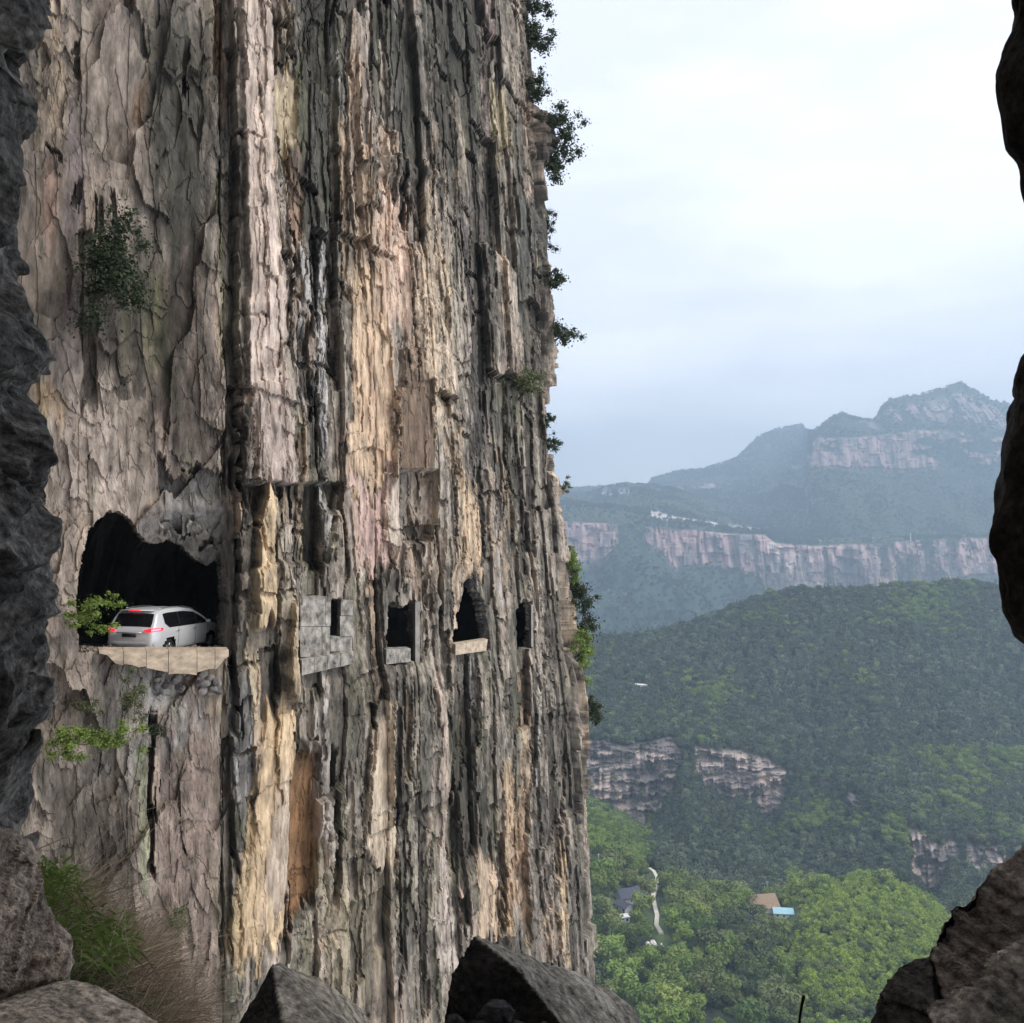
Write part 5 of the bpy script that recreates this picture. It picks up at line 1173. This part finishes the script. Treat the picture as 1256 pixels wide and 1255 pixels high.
for (v, s_, lb, m_) in ((700, 1.8, "pale green spindly bush on the cliff edge before the far cliffs", M_leaf_shrub), (735, 2.4, "dense dark green bush bulging from the cliff edge", M_leaf_pine), (775, 2.8, "darkest leafy bush hanging at the bulge of the cliff edge", M_leaf_pine), (808, 2.3, "yellow green bush at the foot of the hanging bushes", M_leaf_shrub)):
    cliff_tree(0, 0, s_, "cliff_bush", lb, "bush", E_, 16, 900, .11, m_, int(v) + 950, (.5, .6, 1.0), at=edge_at(v))
# layered rock knob on the edge
k0 = edge_at(170); kt = thing("rock_outcrop", "layered overhanging rock knob on the right edge of the cliff", "rock", k0)
for i in range(7):
    me = rock_mesh("rock_layer", 800 + i, 1.0, 3, 9, .06, (1.0, 1.0, .26), tint=(86, 78, 74)); o = link("rock_layer", me, M_cliff, kt); o.location = (-.75 + .16 * math.sin(i * 1.9) + (.25 if i < 4 else .0), -.4, 1.0 - i * .36); o.scale = (1.1 - .04 * i, 1.0, 1.0); o.rotation_euler = (0, .05 * math.sin(i), i * 1.3)
DN = Vector((.35, -.9, .2))
cliff_tree(640, 488, 2.6, "cliff_bush", "rounded olive green bush growing from the cliff face near its right edge", "bush", DN, 14, 1100, .10, M_leaf_dull, 971, (.8, .5, .6), off=.3)
cliff_tree(150, 372, 2.9, "cliff_pine", "wispy green pine with bare branches growing on the left part of the cliff", "tree", (.1, -.8, .3), 34, 2500, .075, M_leaf_pine, 972, (.5, .4, 1.0), lift=.1, off=.1)
cliff_tree(104, 755, 1.0, "cliff_bush", "bright green bush at the left side of the car's opening", "bush", (.2, -.9, .1), 12, 1100, .05, M_leaf_shrub, 973, (1.0, .5, .9), off=.5)
cliff_tree(128, 738, .7, "cliff_bush", "small bright green sprig hanging before the dark opening", "bush", (.5, -.9, 0), 8, 420, .045, M_leaf_shrub, 974, (1.2, .5, .6), off=.6)
cliff_tree(122, 775, .6, "cliff_bush", "low green tuft at the left end of the sandy kerb", "bush", (.5, -.9, 0), 8, 380, .045, M_leaf_shrub, 975, (1.2, .5, .5), off=.6)
cliff_tree(170, 835, 1.2, "cliff_bush", "grey green drooping shrub below the left half of the sandy kerb", "bush", (.1, -.9, -.2), 12, 1200, .04, M_leaf_dull, 976, (.5, .4, 1.0), lift=-.2, off=.4)
cliff_tree(196, 880, .9, "cliff_bush", "small dark wiry shrub under the rubble", "bush", (.1, -.9, -.2), 8, 500, .035, M_leaf_pine, 977, (.9, .4, .6), lift=-.1, off=.3)
cliff_tree(92, 908, 1.3, "cliff_bush", "dark green bush beside the near rock at the left", "bush", (.1, -.9, -.1), 12, 1300, .05, M_leaf_shrub, 978, (.8, .4, .7), off=.6)
cliff_tree(142, 905, 1.1, "cliff_bush", "light green spreading bush on the cliff under the car's opening", "bush", (.1, -.9, 0), 12, 1000, .05, M_leaf_shrub, 979, (1.0, .4, .6), off=.6)
cliff_tree(110, 868, .8, "cliff_bush", "pale green wisps above the light green spreading bush", "bush", (.1, -.9, 0), 9, 420, .045, M_leaf_dull, 980, (1.2, .4, .5), off=.5)
cliff_tree(222, 1135, 1.2, "cliff_bush", "dim green tuft low on the brownish cliff face", "bush", (.1, -.9, -.1), 9, 600, .05, M_leaf_dull, 981, (.35, .4, .9), off=.3)
# the weedy ledge at the lower left: a rock ledge with green leaves and dry stalks
hull_rock("rock_ledge", [P(-120, 1150, 5.5), P(40, 1140, 5.6), P(90, 1190, 5.8), P(190, 1262, 6.0), P(250, 1330, 6.0), P(-120, 1500, 5.0), P(260, 1500, 6.2), P(-120, 1160, 7.5), P(120, 1230, 7.5), P(260, 1420, 7.6)],
          "weathered rock ledge under the weeds at the lower left", "ledge", vox=.05, seed=38, tint=(96, 86, 76), rough=.05, scale_n=2)
def weeds(name, lbl, n, roots, dirs, length, wdt, mat, seed, curve=.25):
    rg = random.Random(seed); Vv = []; Qq = []
    for i in range(n):
        u_, v_, Y_ = rg.choice(roots); p = P(u_ + rg.gauss(0, 14), v_ + rg.gauss(0, 12), Y_ + rg.gauss(0, .3)); a = rg.gauss(dirs[0], dirs[1]); l = length * rg.uniform(.5, 1.2)
        d_ = Vector((math.cos(a), rg.gauss(0, .3), math.sin(a))); side = d_.cross(Vector((rg.gauss(0, .5), 1, rg.gauss(0, .5)))).normalized(); w0 = wdt * rg.uniform(.6, 1.2); c0 = p; b = len(Vv)
        for s_ in range(5):
            t = s_ / 4; q = p + d_ * l * t + Vector((0, 0, -curve * l * t * t)) ; wv_ = w0 * (1 - .85 * t); Vv += [tuple(q - side * wv_), tuple(q + side * wv_)]
        for s_ in range(4): Qq.append((b + 2 * s_, b + 2 * s_ + 1, b + 2 * s_ + 3, b + 2 * s_ + 2))
    return link(name, np_mesh(name, Vv, Qq), mat, kind='stuff', label=lbl)
weeds("dry_stalks", "tangle of thin dry reddish brown stalks", 4200, [(60, 1160, 6), (205, 1250, 6), (170, 1200, 6.2), (100, 1190, 6), (130, 1220, 6), (160, 1240, 6), (190, 1262, 6), (80, 1120, 6.2), (120, 1160, 6.2), (150, 1190, 6.2)], (.8, .5), .5, .0024, M_twig, 41)
weeds("dry_stalks", "long pale dry stems arching to the upper right", 26, [(40, 1150, 5.8), (60, 1130, 5.8), (90, 1180, 5.8), (45, 1080, 5.8)], (.7, .35), .9, .0045, M_twig, 42, .1)
weeds("green_weeds", "lush green weeds with narrow leaves", 1150, [(62, 1082, 5.8), (70, 1110, 5.8), (90, 1140, 5.8), (120, 1150, 5.8), (140, 1165, 5.8), (110, 1180, 5.8), (75, 1090, 5.9), (135, 1150, 5.9)], (.9, .9), .13, .011, M_leaf_near, 43, .6)
weeds("green_weeds", "dull olive weeds trailing along the ledge", 1300, [(120, 1200, 6), (150, 1225, 6), (180, 1245, 6), (100, 1200, 6)], (.6, .8), .14, .004, M_leaf_dull, 44, .5)

# ------------------------------------------------------------------ haze
hz = bpy.data.materials.new("haze"); hz.use_nodes = True; hn = hz.node_tree; hn.nodes.clear()
ho = hn.nodes.new("ShaderNodeOutputMaterial"); hv_ = hn.nodes.new("ShaderNodeVolumePrincipled")
hv_.inputs['Color'].default_value = (0.60, 0.80, 1.0, 1); hv_.inputs['Density'].default_value = 0.00025; hv_.inputs['Anisotropy'].default_value = 0.2
hn.links.new(hv_.outputs[0], ho.inputs['Volume'])
zmin = float(min(TZ.min(), -232)) - 1.5; zmax = float(TZ.max()) + 45
bm = bmesh.new(); box(bm, float(TX.min()) - 60, float(TX.max()) + 60, -60, float(TY.max()) + 60, zmin, zmax)
link("haze", bm_mesh(bm, "haze"), hz, kind='stuff')
